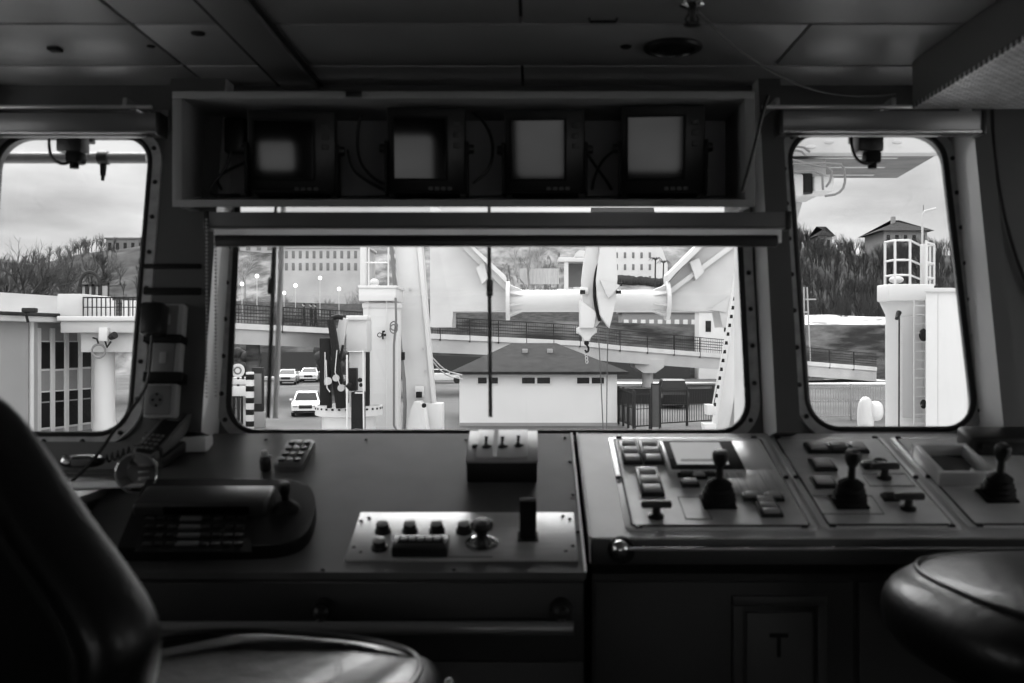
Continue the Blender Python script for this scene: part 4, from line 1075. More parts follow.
# big pale building with gable and hedge
BP = mat('big_pale_wall', .62, .85, var=.08, scale=.3)
x0 = at(612, 0, 190).x; x1 = at(652, 0, 190).x
t = house('pale_mansion', 'big pale building with slanting roofline behind the sheave block', 'building', 596, 654, 225, 187, 11, BP, 5, 7, 'gable', 4, wm=mat('mansion_window', .14, .4), win=(.3, .5))
rw = (at(668, 0, 187).x-at(654, 0, 187).x)
b = MB(); hh = at(0, 246, 187).z-t.location.z; h2 = at(0, 264, 187).z-t.location.z; wv = (at(654, 0, 187).x-at(596, 0, 187).x)/2
b._add([(wv, .5, 0), (wv+rw, .5, 0), (wv+rw, .5, h2), (wv, .5, hh+4), (wv, 10, 0), (wv+rw, 10, 0), (wv+rw, 10, h2), (wv, 10, hh+4)], [(0, 1, 2, 3), (5, 4, 7, 6), (1, 5, 6, 2), (3, 2, 6, 7), (4, 0, 3, 7)])
part('stepped_wing', b, BP, t)
hg_ = MB(); rr2 = random.Random(3)
for k in range(60): 
    x = at(rr2.uniform(610, 674), 0, 184).x; y = 184+rr2.uniform(-.8, .8); hg_.ball((x, y, ground(x, y)+.6), rr2.uniform(.6, 1.1), 7)
o = hg_.obj('hedge', mat('hedge_leaf', .03, .9, var=.3)); tag(o, 'dark hedge along the foot of the big pale building', 'hedge', kind='stuff')
for k, (px, lb) in enumerate(((655, 'small dark palm tree in front of the stepped wing'), (663, 'second small dark palm tree beside the stepped wing'))):
    Y = 181; x = at(px, 0, Y).x; zg = ground(x, Y); zt_ = at(0, 260+k*3, Y).z
    tt = thing('palm_tree', lb, 'tree', (x, Y, zg), group='palms by the pale building')
    part('trunk', MB().cyl((0, 0, -.3), (.1, 0, zt_-zg), .16, .11, 8), BARK, tt)
    b = MB()
    for a in range(9): an = a*2*PI/9; b.tube([(.1, 0, zt_-zg), (.1+.7*math.cos(an), .7*math.sin(an), zt_-zg+.45), (.1+1.3*math.cos(an), 1.3*math.sin(an), zt_-zg-.1)], [.10, .03], 5)
    part('crown', b, mat('hedge_leaf'), tt)
# white pavilion with arched top and stairs
Y = 165; x0 = at(562, 0, Y).x; x1 = at(590, 0, Y).x; zb_ = at(0, 277, Y).z; z1 = at(0, 262, Y).z
t = thing('garden_pavilion', 'white pavilion with rounded arch and stairs on the slope', 'pavilion', ((x0+x1)/2, Y, zb_)); w_ = (x1-x0)/2; h = z1-zb_
for s_ in (-.7, .7): part('pillar', MB().box(s_*w_-.35, s_*w_+.35, -.35, .35, -2.5, h), PLASTER, t)
part('lintel', MB().box(-w_-.6, w_+.4, -.6, 4, h, h+.7, .05), PLASTER, t)
arc = [(1.15*math.cos(a*PI/16), h+.8+1.1*math.sin(a*PI/16)) for a in range(17)]
part('arch', MB().prism([(x+.9, z) for x, z in arc], -.5, .3, 0, Matrix(((1, 0, 0, 0), (0, 0, 1, 0), (0, 1, 0, 0), (0, 0, 0, 1)))), PLASTER, t)
part('back_wall', MB().box(-w_*.7, w_*.7, 3.4, 3.7, -1.5, h), mat('dim_facade'), t)
part('stairs', MB().box(-w_-.8, w_*.1, -5.5, -.4, -2.4, -1.9, 0, 0, Matrix.Rotation(R_(18), 4, 'X')).box(-w_*.2, w_*.5, -5.5, -.4, -2.2, -1.6, 0, 0, Matrix.Rotation(R_(18), 4, 'X')), mat('stair_stone', .45, .9), t)
part('side_fence', MB().box(-w_-7, -w_-.5, -.1, .1, -1.2, 1.4), mat('fence_pale', .42, .9, var=.3, scale=4, stretch=(6, 1, .1)), t)
# lit lamps on the slope
t0 = None
for k, (px, py, Y, lb) in enumerate(((257, 276, 118, 'lit globe lamp on a tall thin pole nearest the first wiper'), (242, 284, 123, 'lit globe lamp lowest at the edge of the middle window'), (284, 293, 124, 'lit globe lamp just above the bridge railing'), (295.5, 285.5, 122.5, 'lit globe lamp between the low lamp and the bridge walkers'), (320, 278, 128, 'lit globe lamp highest of the group on the slope'), (339, 289, 128, 'lit globe lamp nearest the white mast platform'))):
    p = at(px, py, Y); zg = ground(p.x, Y)
    if t0 is None:
        t = t0 = thing('globe_lamp', lb, 'street lamp', p, group='lit globe lamps on the slope')
        part('globe', MB().ball((0, 0, 0), .24, 12), GLOBE, t); part('pole', MB().cyl((0, 0, -10), (0, 0, -.2), .05, .04, 8), KERB, t)
    else: dup(t0, p, label=lb)
# embankment wall, low sheds, snow banks behind the bridge
def wallrun(name, pts, h, th_, m, label=None, cat=None):
    b = MB()
    for (xa, ya, za), (xb, yb, zb2) in zip(pts[:-1], pts[1:]):
        b._add([(xa, ya, za-h), (xb, yb, zb2-h), (xb, yb+th_, zb2-h), (xa, ya+th_, za-h), (xa, ya, za), (xb, yb, zb2), (xb, yb+th_, zb2), (xa, ya+th_, za)], [(0, 1, 5, 4), (1, 2, 6, 5), (2, 3, 7, 6), (3, 0, 4, 7), (4, 5, 6, 7), (3, 2, 1, 0)])
    return b.obj(name, m)
struct(wallrun('embankment_wall', [at(150, 312, 119), at(430, 318, 119), at(760, 326, 119), at(900, 326, 119)], 12, 1.2, CONCD))
struct(wallrun('terrace_wall', [at(200, 300, 131), at(500, 308, 131), at(770, 312, 131)], 8, 1.5, mat('terrace_stone', .10, .9, var=.4, scale=1.2, stretch=(1, 1, 4))))
t = house('low_shed', 'low shed with a row of pale and dark panes behind the bridge', 'shed', 622, 698, 313, 121, 5, mat('shed_wall', .22, .9), 1, 9, wm=mat('shed_pane', .6, .4), win=(.55, .6), base=at(0, 327, 121).z-4)
house('white_kiosk', 'plain white kiosk beside the low shed behind the bridge', 'kiosk', 699, 736, 311, 115, 3, PLASTER, 1, 2, win=(.3, .4), base=-3.1)
b = MB(); pa = [at(x, 328, 143) for x in (790, 830, 860, 910)]; pb_ = [at(x, y, 151) for x, y in ((790, 315.5), (830, 314.5), (860, 316.5), (910, 317))]
b._add(pa+pb_+[q+Vector((0, 5, -1)) for q in pb_], [(i, i+1, i+5, i+4) for i in range(3)]+[(i+4, i+5, i+9, i+8) for i in range(3)]); struct(b.obj('snow_bank_ground', SNOW))
t = thing('signal_mast', 'thin pale twin pole mast by the tracks in the right window', 'mast', (at(808, 0, 112).x, 112, QZ)); zt_ = at(0, 287, 112).z-QZ
part('pole', MB().cyl((-.45, 0, 0), (-.45, 0, zt_), .09, .09, 8), mat('mast_grey', .3, .6), t); part('pole', MB().cyl((.35, 0, 0), (-.1, 0, zt_), .09, .09, 8), mat('mast_grey'), t); part('crossbar', MB().box(-.45, .1, -.05, .05, zt_*.72, zt_*.74).box(-.3, .9, -.05, .05, zt_*.86, zt_*.875), mat('mast_grey'), t)
house('low_depot', 'low depot with small windows under the snow bank in the right window', 'depot', 790, 892, 327, 140, 3, mat('depot_wall', .16, .9, var=.3, scale=1), 1, 9, win=(.5, .4), base=-3.1)
struct(wallrun('street_kerb', [at(225, 378, 112), at(340, 376, 112)], .5, 8, SNOW)); struct(wallrun('verge_kerb', [at(610, 383.5, 100), at(900, 384, 100)], .9, 4, mat('verge', .62, .9, var=.1)))
struct(wallrun('hedge_wall', [at(150, 352, 115.5), at(345, 352, 115.5), at(640, 362, 115.5), at(690, 362, 115.5)], 4, 2, mat('hedge_leaf')))

for px, lb in ((243, 'round dark bush under the bridge by the sign board'), (331, 'round dark bush under the bridge beside the folded crane')):
    p = at(px, 0, 109); b = MB(); r5 = random.Random(px)
    for k in range(26): b.ball((r5.uniform(-1.3, 1.3), r5.uniform(-1, 1), 2.2+r5.uniform(-1, 1.1)), r5.uniform(.5, .8), 7)
    t = thing('round_bush', lb, 'bush', (p.x, 109, QZ), group='round bushes under the bridge'); part('foliage', b, mat('hedge_leaf', .03, .9, var=.3), t); part('trunk', MB().cyl((0, 0, 0), (0, 0, 1.6), .15, .1, 8), BARK, t)
# ---- bridge
bp = [(-40, 313, 68), (150, 319, 72), (232, 323, 74), (330, 328, 77.5), (440, 334, 82), (580, 341, 88), (620, 345.5, 91), (725, 354, 97), (805, 361, 102), (877, 367, 107)]
B = [at(*p) for p in bp]; GH = [1.5+.0*i for i in range(len(B))]
t = thing('road_bridge', 'long pale road bridge crossing behind the white house on pillars', 'bridge', B[0]); o0 = B[0]
def bstrip(za, zb2, y0_, y1_, m, name, i0=0, i1=None):
    b = MB(); pts = B[i0:i1]
    for a, c_ in zip(pts[:-1], pts[1:]):
        a = a-o0; c_ = c_-o0
        b._add([(a.x, a.y+y0_, a.z+za), (c_.x, c_.y+y0_, c_.z+za), (c_.x, c_.y+y1_, c_.z+za), (a.x, a.y+y1_, a.z+za), (a.x, a.y+y0_, a.z+zb2), (c_.x, c_.y+y0_, c_.z+zb2), (c_.x, c_.y+y1_, c_.z+zb2), (a.x, a.y+y1_, a.z+zb2)], [(0, 3, 2, 1), (4, 5, 6, 7), (0, 1, 5, 4), (1, 2, 6, 5), (2, 3, 7, 6), (3, 0, 4, 7)])
    bmesh.ops.remove_doubles(b.bm, verts=b.bm.verts, dist=.001)
    return part(name, b, m, t)
bstrip(-1.55, -.42, .15, 7, CONC, 'girder'); bstrip(-.42, 0, 0, 7.2, KERB, 'kerb')
rl = bstrip(1.35, 1.42, .05, .12, RAILD, 'railing')
for z in (.3, .55, .8, 1.05): 
    b = MB(); b.tube([(q-o0)+Vector((0, .08, z)) for q in B], .035, 5); part('rail_bar', b, RAILD, rl)
nn = 0
for a, c_ in zip(B[:-1], B[1:]):
    ln = (c_-a).length; k = max(1, int(ln/2.6))
    for i in range(k):
        q = a+(c_-a)*(i/k)-o0
        if nn == 0: pp0 = part('railing_post', MB().box(-.06, .06, 0, .12, -.55, 1.42), RAILD, rl, loc=q)
        else:
            d_ = pp0.copy(); COL.objects.link(d_); d_.location = q
        nn += 1
mesh_ = MB()
for a, c_ in zip(B[:-1], B[1:]):
    k = int((c_-a).length/.22)
    for i in range(k):
        q = a+(c_-a)*(i/k)-o0; mesh_.box(q.x-.02, q.x+.02, q.y+.07, q.y+.09, q.z, q.z+1.38)
part('railing_bars', mesh_, RAILD, t)
for px, Y, tp in ((648, 94, 362), (252, 76, 345), (330, 81, 346)):
    x = at(px, 0, Y).x-o0.x; z1 = at(0, tp, Y).z-o0.z
    if px == 648:
        cp = part('pier_cap', MB().prism([(-.55, -1.0), (.55, -1.0), (1.35, -.45), (1.35, .25), (-1.35, .25), (-1.35, -.45)], -1.2, 3, 0, Matrix.Translation((x, Y-o0.y, z1)) @ Matrix(((1, 0, 0, 0), (0, 0, 1, 0), (0, 1, 0, 0), (0, 0, 0, 1)))), CONC, t)
    part('pier', MB().cyl((x, Y-o0.y+.3, QZ-o0.z), (x, Y-o0.y+.3, z1), .52, .52, 16), CONC if px == 648 else CONCD, t)
x = at(856, 0, 107).x-o0.x; zz = at(0, 381, 107).z-o0.z
part('abutment', MB().box(x-1.7, x+4, 107-o0.y+.2, 107-o0.y+6, QZ-o0.z, zz), mat('abutment', .40, .85, var=.1), t)
# walkers on the bridge: tiny dark figures behind the railing
def walker(px, label, rz):
    i = 3; f_ = (px-232)/98; q = B[2]+(B[3]-B[2])*f_+Vector((0, 1.2, 0))
    b = bpy.data.meshes.new('person'); bm = bmesh.new()
    J = [(0, 0, .95), (0, 0, 1.2), (0, 0, 1.45), (0, .02, 1.58), (.1, 0, .9), (.12, .05, .5), (.12, .12, .05), (-.1, 0, .9), (-.11, -.08, .5), (-.11, -.16, .05), (.2, 0, 1.4), (.26, .03, 1.12), (.24, .12, .88), (-.2, 0, 1.4), (-.26, -.03, 1.12), (-.24, .02, .88)]
    vs = [bm.verts.new(v) for v in J]
    for a, c_ in ((0, 1), (1, 2), (2, 3), (0, 4), (4, 5), (5, 6), (0, 7), (7, 8), (8, 9), (2, 10), (10, 11), (11, 12), (2, 13), (13, 14), (14, 15)): bm.edges.new((vs[a], vs[c_]))
    bm.to_mesh(b); bm.free(); o = bpy.data.objects.new('person', b); COL.objects.link(o)
    md = o.modifiers.new('skin', 'SKIN'); R = [.17, .17, .18, .07, .11, .085, .06, .11, .085, .06, .08, .06, .05, .08, .06, .05]
    for i_, r_ in enumerate(R): b.skin_vertices[0].data[i_].radius = (r_, r_*.75)
    b.skin_vertices[0].data[0].use_root = True
    sb = o.modifiers.new('sub', 'SUBSURF'); sb.levels = 1; sb.render_levels = 1
    b.materials.append(mat('dark_coat', .015, .9)); o.location = q; o.rotation_euler = (0, 0, rz)
    tag(o, label, 'person', 'walkers on the bridge')
    hd_ = MB(); hd_.ball((0, .03, 1.70), .105, 12, 0, None, (.85, 1, 1.15)); hd_.ball((0, .135, 1.69), .018, 6); part('head', hd_, mat('skin', .4, .7), o)
    hr = MB(); hr.ball((0, .012, 1.735), .108, 12, 0, None, (.88, .98, 1.0)); part('hair', hr, BLACKM, o)
walker(299.5, 'person in dark coat walking alone on the bridge', 1.6); walker(307, 'person in dark coat, first of the pair on the bridge', 1.5); walker(311.5, 'person in dark coat nearest the mast, second of the pair on the bridge', 1.7)

# ---- white house with dark hip roof
Y = 51; x0 = at(459.5, 0, Y).x; x1 = at(617, 0, Y).x; zt_ = at(0, 371.5, Y).z; D_ = 10
t = thing('white_house', 'low white quay building with dark hipped roof and paired slit windows', 'building', ((x0+x1)/2, Y, QZ)); w_ = (x1-x0)/2; h = zt_-QZ
part('walls', MB().box(-w_, w_, 0, D_, -.05, h), PLASTER, t); part('plinth', MB().box(-w_-.03, w_+.03, -.04, D_, -.05, .16), PLASTERG, t)
rt = (at(0, 343, Y+D_/2).z-zt_); ov = .45
rxa = at(512, 0, Y+D_/2).x-(x0+x1)/2; rxb = at(556, 0, Y+D_/2).x-(x0+x1)/2
b = MB(); b._add([(-w_-ov, -ov, h), (w_+ov+.1, -ov, h), (w_+ov+.1, D_+ov, h), (-w_-ov, D_+ov, h), (rxa, D_/2, h+rt), (rxb, D_/2, h+rt), (-w_-ov, -ov, h-.14), (w_+ov+.1, -ov, h-.14), (w_+ov+.1, D_+ov, h-.14), (-w_-ov, D_+ov, h-.14)],
    [(9, 8, 7, 6), (0, 1, 5, 4), (1, 2, 5), (2, 3, 4, 5), (3, 0, 4), (6, 7, 1, 0), (7, 8, 2, 1), (8, 9, 3, 2), (9, 6, 0, 3)])
part('roof', b, ROOFD, t)
for pxa, pxb in ((478, 498), (522, 550), (577, 604)):
    xa = at(pxa, 0, Y).x-(x0+x1)/2; xb = at(pxb, 0, Y).x-(x0+x1)/2; za = at(0, 383.5, Y).z-QZ; zb2 = at(0, 377.5, Y).z-QZ
    f = part('window', MB().box(xa-.06, xb+.06, -.05, .02, za-.06, zb2+.06, .01), PLASTER, t)
    for a, c_ in ((xa, (xa+xb)/2-.06), ((xa+xb)/2+.06, xb)): part('pane', MB().box(a, c_, -.06, -.03, za, zb2), GLASSD, f)
for px, py in ((525, 348), (550, 348)):
    x = at(px, 0, 54).x-(x0+x1)/2; part('roof_vent', MB().box(x-.15, x+.15, 3.0, 3.5, h+rt*.55, h+rt*.78, .03), PLASTERG, t)

# ---- cars
def car(body, label, px, pyb, Y, yaw, suv=True, L_=4.7, H=1.65, Wd=1.9, group=None, sc=1):
    x = at(px, 0, Y).x; t = thing('car', label, 'car', (x, Y, QZ), (0, 0, yaw), group); t.scale = (sc, sc, sc)
    hw = Wd/2; hl = L_/2
    side = [(-hl, .35), (-hl+.12, .28), (hl-.15, .28), (hl, .42), (hl-.03, .78), (hl-.2, .93), (hl-1.15, 1.02), (-hl+.15, 1.04), (-hl, .9)]
    MS = Matrix(((0, 0, 1, 0), (-1, 0, 0, 0), (0, 1, 0, 0), (0, 0, 0, 1)))   # (s, z) -> front faces -y
    part('body', MB().prism([(p[0], p[1]) for p in side], -hw, hw, 0, MS, .07, 3), body, t)
    cab = [(-hl+.2, 1.0), (hl-1.2, 1.0), (hl-1.95, H-.04), (hl-2.3, H), (-hl+.75, H), (-hl+.45, H-.06)] if suv else [(-hl+.7, 1.0), (hl-1.2, 1.0), (hl-2.0, H-.04), (-hl+1.5, H)]
    c_ = MB(); v = []; n = len(cab)
    for s_ in (-1, 1):
        for p in cab: k = (p[1]-1.0)/(H-1.0); v.append((s_*(hw-.06-.2*k), -p[0], p[1]))
    c_._add(v, [tuple(range(n)), tuple(range(2*n-1, n-1, -1))]+[(i, n+i, n+(i+1) % n, (i+1) % n) for i in range(n)])
    part('cabin', c_, body, t)
    g = MB()
    a, b_ = cab[1], cab[2]
    def gl(p, q_, f0, f1, sgn):
        pts = []
        for f_, in_ in ((f0, 1), (f1, 1)):
            s_ = p[0]+(q_[0]-p[0])*f_; z = p[1]+(q_[1]-p[1])*f_; k = (z-1.0)/(H-1.0); wv_ = hw-.06-.2*k-.1
            pts.append((wv_, -s_-.012*sgn, z+.012))
        (w0, y0_, z0_), (w1, y1_, z1_) = pts
        g._add([(-w0, y0_, z0_), (w0, y0_, z0_), (w1, y1_, z1_), (-w1, y1_, z1_)], [(0, 1, 2, 3)])
    gl(a, b_, .08, .92, 1); gl(cab[0], cab[-1], .15, .9, -1)
    ws = part('windscreen', g, GLASSD, t)
    for s_ in (-1, 1):
        gg = MB(); y0_ = -(hl-1.45); y1_ = -(hl-2.2); y2_ = hl-.75
        k0 = hw-.06-.2*.12+.006; k1 = hw-.06-.2*.85+.006
        gg._add([(s_*k0, y0_, 1.0+.12*(H-1)), (s_*k0, y2_, 1.0+.12*(H-1)), (s_*k1, y2_-.15, 1+.85*(H-1)), (s_*k1, y1_, 1+.85*(H-1))], [(0, 1, 2, 3)]); part('side_window', gg, GLASSD, t)
        for yy in (-hl+.85, hl-.85):
            part('wheel', MB().cyl((s_*(hw-.2), yy, .34), (s_*(hw+.02), yy, .34), .34, .34, 20), TYRE, t)
        part('headlight', MB().box(s_*(hw-.42), s_*(hw-.12), -hl-.02, -hl+.1, .66, .80, .03), mat('headlight', .55, .1, .5), t)
        part('tail_light', MB().box(s_*(hw-.22), s_*(hw-.06), hl-.1, hl+.02, .7, .95, .03), KEYM, t)
        part('mirror', MB().box(s_*hw, s_*(hw+.2), -hl+1.5, -hl+1.62, 1.0, 1.16, .04), body, t)
    part('grille', MB().box(-.45, .45, -hl-.02, -hl+.08, .55, .80, .04), mat('grille_dark', .03, .3, .5), t)
    part('bumper_intake', MB().box(-.8, .8, -hl-.01, -hl+.08, .30, .42, .03), BLACKM, t)
    return t
CARWIN = None
car(CARW, 'white SUV standing on the quay under the bridge, facing the ship', 307, 413, 59, R_(10), H=1.62, sc=.84)
car(CARK, 'black SUV seen from behind between the bridge pier and the gate', 671, 405, 66, R_(178), H=1.85, L_=4.4)
car(CARW, 'white car parked far off behind the slanted white beam', 443, 383, 104, R_(90), False, H=1.45, group='parked cars behind the bridge')
for k, (px, lb, mm) in enumerate(((288, 'pale parked car farthest from the mast behind the bridge', CARG), (310, 'white parked car in the middle behind the bridge', CARW), (333, 'white parked car nearest the mast behind the bridge', CARW))):
    car(mm, lb, px, 383, 101+k*6, R_(8), False, H=1.5, group='parked cars behind the bridge')

# ---- fences
def fence(name, label, px0, Y0, px1, Y1, h, step, m, cat='fence', gate=None, bars=True):
    a = at(px0, 0, Y0); b_ = at(px1, 0, Y1); a.z = b_.z = QZ; d = b_-a; ln = d.length; ang = math.atan2(d.y, d.x)
    t = thing(name, label, cat, a, (0, 0, ang)); n = max(1, round(ln/step))
    part('rails', MB().box(0, ln, -.025, .025, h-.14, h-.08).box(0, ln, -.025, .025, .18, .24).box(0, ln, -.025, .025, h*.55, h*.55+.04), m, t)
    p0 = part('fence_post', MB().box(-.05, .05, -.05, .05, 0, h+.08, .01), m, t)
    for i in range(1, n+1): c_ = p0.copy(); COL.objects.link(c_); c_.location = (ln*i/n, 0, 0)
    if bars:
        bb_ = MB(); k = int(ln/.16)
        for i in range(k): bb_.box(ln*i/k-.012, ln*i/k+.012, -.012, .012, .2, h)
        part('bars', bb_, m, t)
    return t
fence('bar_fence', 'dark barred fence right of the gate on the quay', 660, 50, 713, 52, 1.95, 2.0, RAILD)
fence('bar_fence', 'dark barred fence between the white house and the gate', 634.5, 48.2, 650, 48.7, 1.85, 1.0, RAILD)
fence('bar_fence', 'short dark fence running back along the white house', 618.5, 52, 633.5, 48.6, 1.9, 1.2, RAILD)
fence('bar_fence', 'barred fence by the barrier post at the edge of the middle window', 226, 52, 242, 50, 1.6, 1.2, RAILD)
fence('mesh_fence', 'long pale mesh fence on the quay in the right window', 800, 54, 900, 56, 1.9, 2.6, mat('fence_grey', .22, .6))
a = at(651, 0, 49); t = thing('metal_gate', 'solid dark sheet gate standing open beside the white house', 'gate', (a.x, 49, QZ), (0, 0, 0))
gw = (660-651)/F*49
part('panel', MB().box(.05, gw-.05, -.02, .02, .1, 2.15), mat('gate_sheet', .05, .6), t)
part('frame', MB().box(0, .06, -.03, .03, 0, 2.25).box(gw-.06, gw, -.03, .03, 0, 2.25).box(.06, gw-.06, -.03, .03, 2.16, 2.25), RAILD, t)
x = at(604, 0, 66).x
tag(MB().box(-1.1, 12.4, -.3, .3, 0, 1.05).obj('low_barrier', RAILD, loc=(at(622, 0, 68.5).x, 69.5, QZ)), 'low dark barrier wall running behind the black SUV', 'barrier')
# barrier post, signs and cabinets at the left edge of the middle window
Y = 47
p = at(250, 0, Y); t = thing('striped_post', 'black and white striped barrier post at the quay gate', 'post', (p.x, Y, QZ))
hpole = at(0, 372, Y).z-QZ
part('shaft', MB().box(-.16, .16, -.14, .14, 0, hpole, .02), KERB, t)
for k in range(5): part('stripe', MB().box(-.165, .165, -.145, .145, .3+k*.55, .56+k*.55, .01), SHIPK, t)
p = at(238, 0, 49); z0_ = at(0, 392, 49).z-QZ
t = thing('sign_board', 'white notice board with round sign at the quay gate', 'sign', (p.x, 49, QZ))
part('post', MB().box(-.05, .05, 0, .08, 0, z0_+1.2), RAILD, t)
part('panel', MB().box(-.42, .42, -.04, 0, z0_-.2, z0_+.28, .01), PLASTER, t); part('panel', MB().box(-.42, .42, -.04, 0, z0_+.38, z0_+.62, .01), PLASTER, t)
part('round_sign', MB().lathe([(.34, 0), (.34, .03), (.001, .03)], 24, 0, Matrix.Translation((0, -.02, z0_+1.05)) @ Matrix.Rotation(PI/2, 4, 'X')), PLASTER, t)
part('sign_ring', MB().lathe([(.2, .03), (.2, .035), (.12, .035), (.12, .03)], 24, 0, Matrix.Translation((0, -.02, z0_+1.05)) @ Matrix.Rotation(PI/2, 4, 'X'), cap=False), KEYM, t)
p = at(258, 0, 50); t = thing('control_cabinet', 'narrow dark cabinet with pale base beside the striped post', 'cabinet', (p.x, 50, QZ))
part('base', MB().box(-.35, .35, -.2, .2, 0, .8, .02), PLASTERG, t); part('body', MB().box(-.28, .28, -.16, .16, .8, 3.0, .03), RAILD, t); part('door', MB().box(-.22, .22, -.18, -.15, 1.2, 2.7, .01), KEYM, t)
# ================================================================== TERMINAL BUILDING (left window)
P0 = at(-40, 0, 41); P1_ = at(104, 0, 50)
d = Vector((P1_.x-P0.x, P1_.y-P0.y, 0)); ang = math.atan2(d.y, d.x); LN = d.length
t = thing('terminal_building', 'white two storey terminal building with round corner column in the left window', 'building', (P0.x, P0.y, QZ), (0, 0, ang))
TBi = (Matrix.Translation((P0.x, P0.y, QZ)) @ Matrix.Rotation(ang, 4, 'Z'))
FT = TBi @ Matrix.Rotation(PI/2, 4, 'X')       # local x along facade, y up, z out towards the ship
def tb(px, py, out=0): return hit(px, py, FT, out)
zr = tb(60, 322).y; zpar = tb(40, 294).y
xq = tb(36, 340).x
part('walls', MB().box(-14, LN+.2, 0, 12, 0, zr), PLASTERG, t)
part('wing_wall', MB().box(-14, tb(31, 350).x, -.35, 0, 0, zr), mat('wing_plaster', .34, .85, var=.05, scale=.5), t)
part('parapet', MB().box(-14, LN-.2, .6, 12, zr, zpar), mat('parapet_plaster', .5, .85, var=.05, scale=.5), t)
part('eaves', MB().box(-14, LN-1.6, -.9, .7, zr-.05, zr+.22, .04), PLASTER, t); part('gutter', MB().box(-14, LN-1.6, -1.0, -.8, zr+.2, zr+.36, .03), RAILD, t)
part('downpipe', MB().cyl((tb(23, 350).x, -.45, 0), (tb(23, 350).x, -.45, zr), .10, .10, 10), PLASTER, t)
for px, py0, py1 in ((44.5, 342, 369), (58.5, 342, 369), (72.5, 342, 368), (85.5, 342, 367), (44.5, 392, 428), (58.5, 391, 427), (72.5, 390, 425), (85.5, 389, 423), (1.5, 352, 400)):
    a = tb(px-4.6, py1); b_ = tb(px+4.6, py0)
    f = part('window', MB().box(a.x-.08, b_.x+.08, -.04, .02, a.y-.1, b_.y+.06, .02), PLASTER, t)
    part('pane', MB().box(a.x, b_.x, -.05, -.03, a.y, b_.y), GLASSD, f)
    if py0 > 370: part('mullion', MB().box(a.x, b_.x, -.07, -.04, a.y+(b_.y-a.y)*.70, a.y+(b_.y-a.y)*.74), PLASTERG, f)
for px in (37.5, 51.5, 65.5, 79, 92.5):
    q = tb(px, 400); part('pilaster', MB().box(q.x-.14, q.x+.14, -.10, 0, 0, zr-.3, .02), PLASTER, t)
# terrace and column
Yc = 46.5; cxp = at(104.5, 0, Yc).x
q = TBi.inverted() @ Vector((cxp, Yc, QZ)); zc = at(0, 352, Yc).z-QZ; r_ = 10/F*Yc
M_ = Matrix.Translation((q.x, q.y, 0))
col_ = MB(); col_.lathe([(r_*1.15, 0), (r_*1.15, .45), (r_, .6), (r_*.97, zc)], 28, 0, M_); part('column', col_, PLASTER, t)
Rm = Matrix.Rotation(-ang, 4, 'Z')   # world-aligned pieces
za = at(0, 351, Yc).z-QZ; zb2 = at(0, 333, Yc).z-QZ; zc2 = at(0, 319, Yc).z-QZ
w9 = lambda x: x/F*Yc
part('column_head', MB().box(-w9(16), w9(50), -.8, .8, za-.05, zb2, .03, 0, M_ @ Rm), PLASTER, t)
part('terrace_slab', MB().box(-w9(31), w9(60), -1.3, 3, zb2, zc2, .03, 0, M_ @ Rm), mat('parapet_plaster'), t)
part('terrace_trim', MB().box(-w9(33), w9(60), -1.45, -1.2, zc2-.12, zc2+.1, .03, 0, M_ @ Rm), PLASTER, t)
part('lower_wall', MB().box(w9(6), w9(60), 3.0, 3.4, 0, zb2, 0, 0, M_ @ Rm), PLASTERG, t)
for dx in (16, 24, 31):
    for z0_, z1_ in ((390, 424), (346, 366)):
        part('window', MB().box(w9(dx-3), w9(dx+2.5), 2.9, 3.02, at(0, z1_, Yc).z-QZ, at(0, z0_, Yc).z-QZ, .01, 0, M_ @ Rm), GLASSD, t)
zt9 = at(0, 298, Yc).z-QZ
rl = part('railing', MB().box(-w9(10), w9(60), -1.2, -1.14, zt9-.06, zt9, 0, 0, M_ @ Rm).box(-w9(10), w9(60), -1.2, -1.14, (zt9+zc2)/2, (zt9+zc2)/2+.04, 0, 0, M_ @ Rm), RAILD, t)
for k in range(15): part('baluster', MB().box(w9(-10+k*4.4)-.02, w9(-10+k*4.4)+.02, -1.2, -1.15, zc2, zt9, 0, 0, M_ @ Rm), RAILD, rl)
part('terrace_front', MB().box(-w9(36), -w9(10), -1.1, 2, zc2, at(0, 295, Yc).z-QZ, .03, 0, M_ @ Rm), mat('parapet_plaster'), t)
for dx in (3, 17, 25): part('terrace_pane', MB().box(w9(dx-3.5), w9(dx+3), .5, .6, zc2, at(0, 300, Yc).z-QZ, 0, 0, M_ @ Rm), PLASTER, t)
# things on it
t = thing('floodlight', 'pale box floodlight on the column head of the terminal', 'floodlight', at(104, 335, 45.1))
part('box', MB().box(-.2, .2, -.12, .12, -.28, .34, .03), PLASTER, t); part('lens', MB().cyl((.35, -.1, -.1), (.6, -.25, .0), .14, .16, 12), RAILD, t); part('bracket', MB().tube([(0, .1, -.25), (.1, .1, -.55), (.3, 0, -.3)], .05, 6), RAILD, t)
t = thing('hose_reel', 'round hoop hanging on the column head of the terminal', 'hoop', at(98.5, 351, 45.4))
part('ring', MB().tube([(.30*math.cos(a*PI/12), 0, .30*math.sin(a*PI/12)) for a in range(24)], .05, 6, closed=True), PLASTERG, t); part('hook', MB().tube([(0, 0, .3), (-.1, .05, .55), (-.3, .1, .6)], .04, 6), RAILD, t)
t = thing('arched_canopy', 'small dark arched glass canopy on the terminal roof', 'canopy', at(90, 297, 51))
z = at(0, 297, 51).z
g = MB(); W_ = w9(10)*51/46.5; Hc = at(0, 272, 51).z-z
g.tube([(W_*math.cos(a*PI/14), 0, Hc*.45+Hc*.55*math.sin(a*PI/14)) for a in range(15)], .09, 6)
for x in (-W_, -W_*.3, W_*.35, W_): g.box(x-.08, x+.08, -.06, .06, -1.2, Hc*.5)
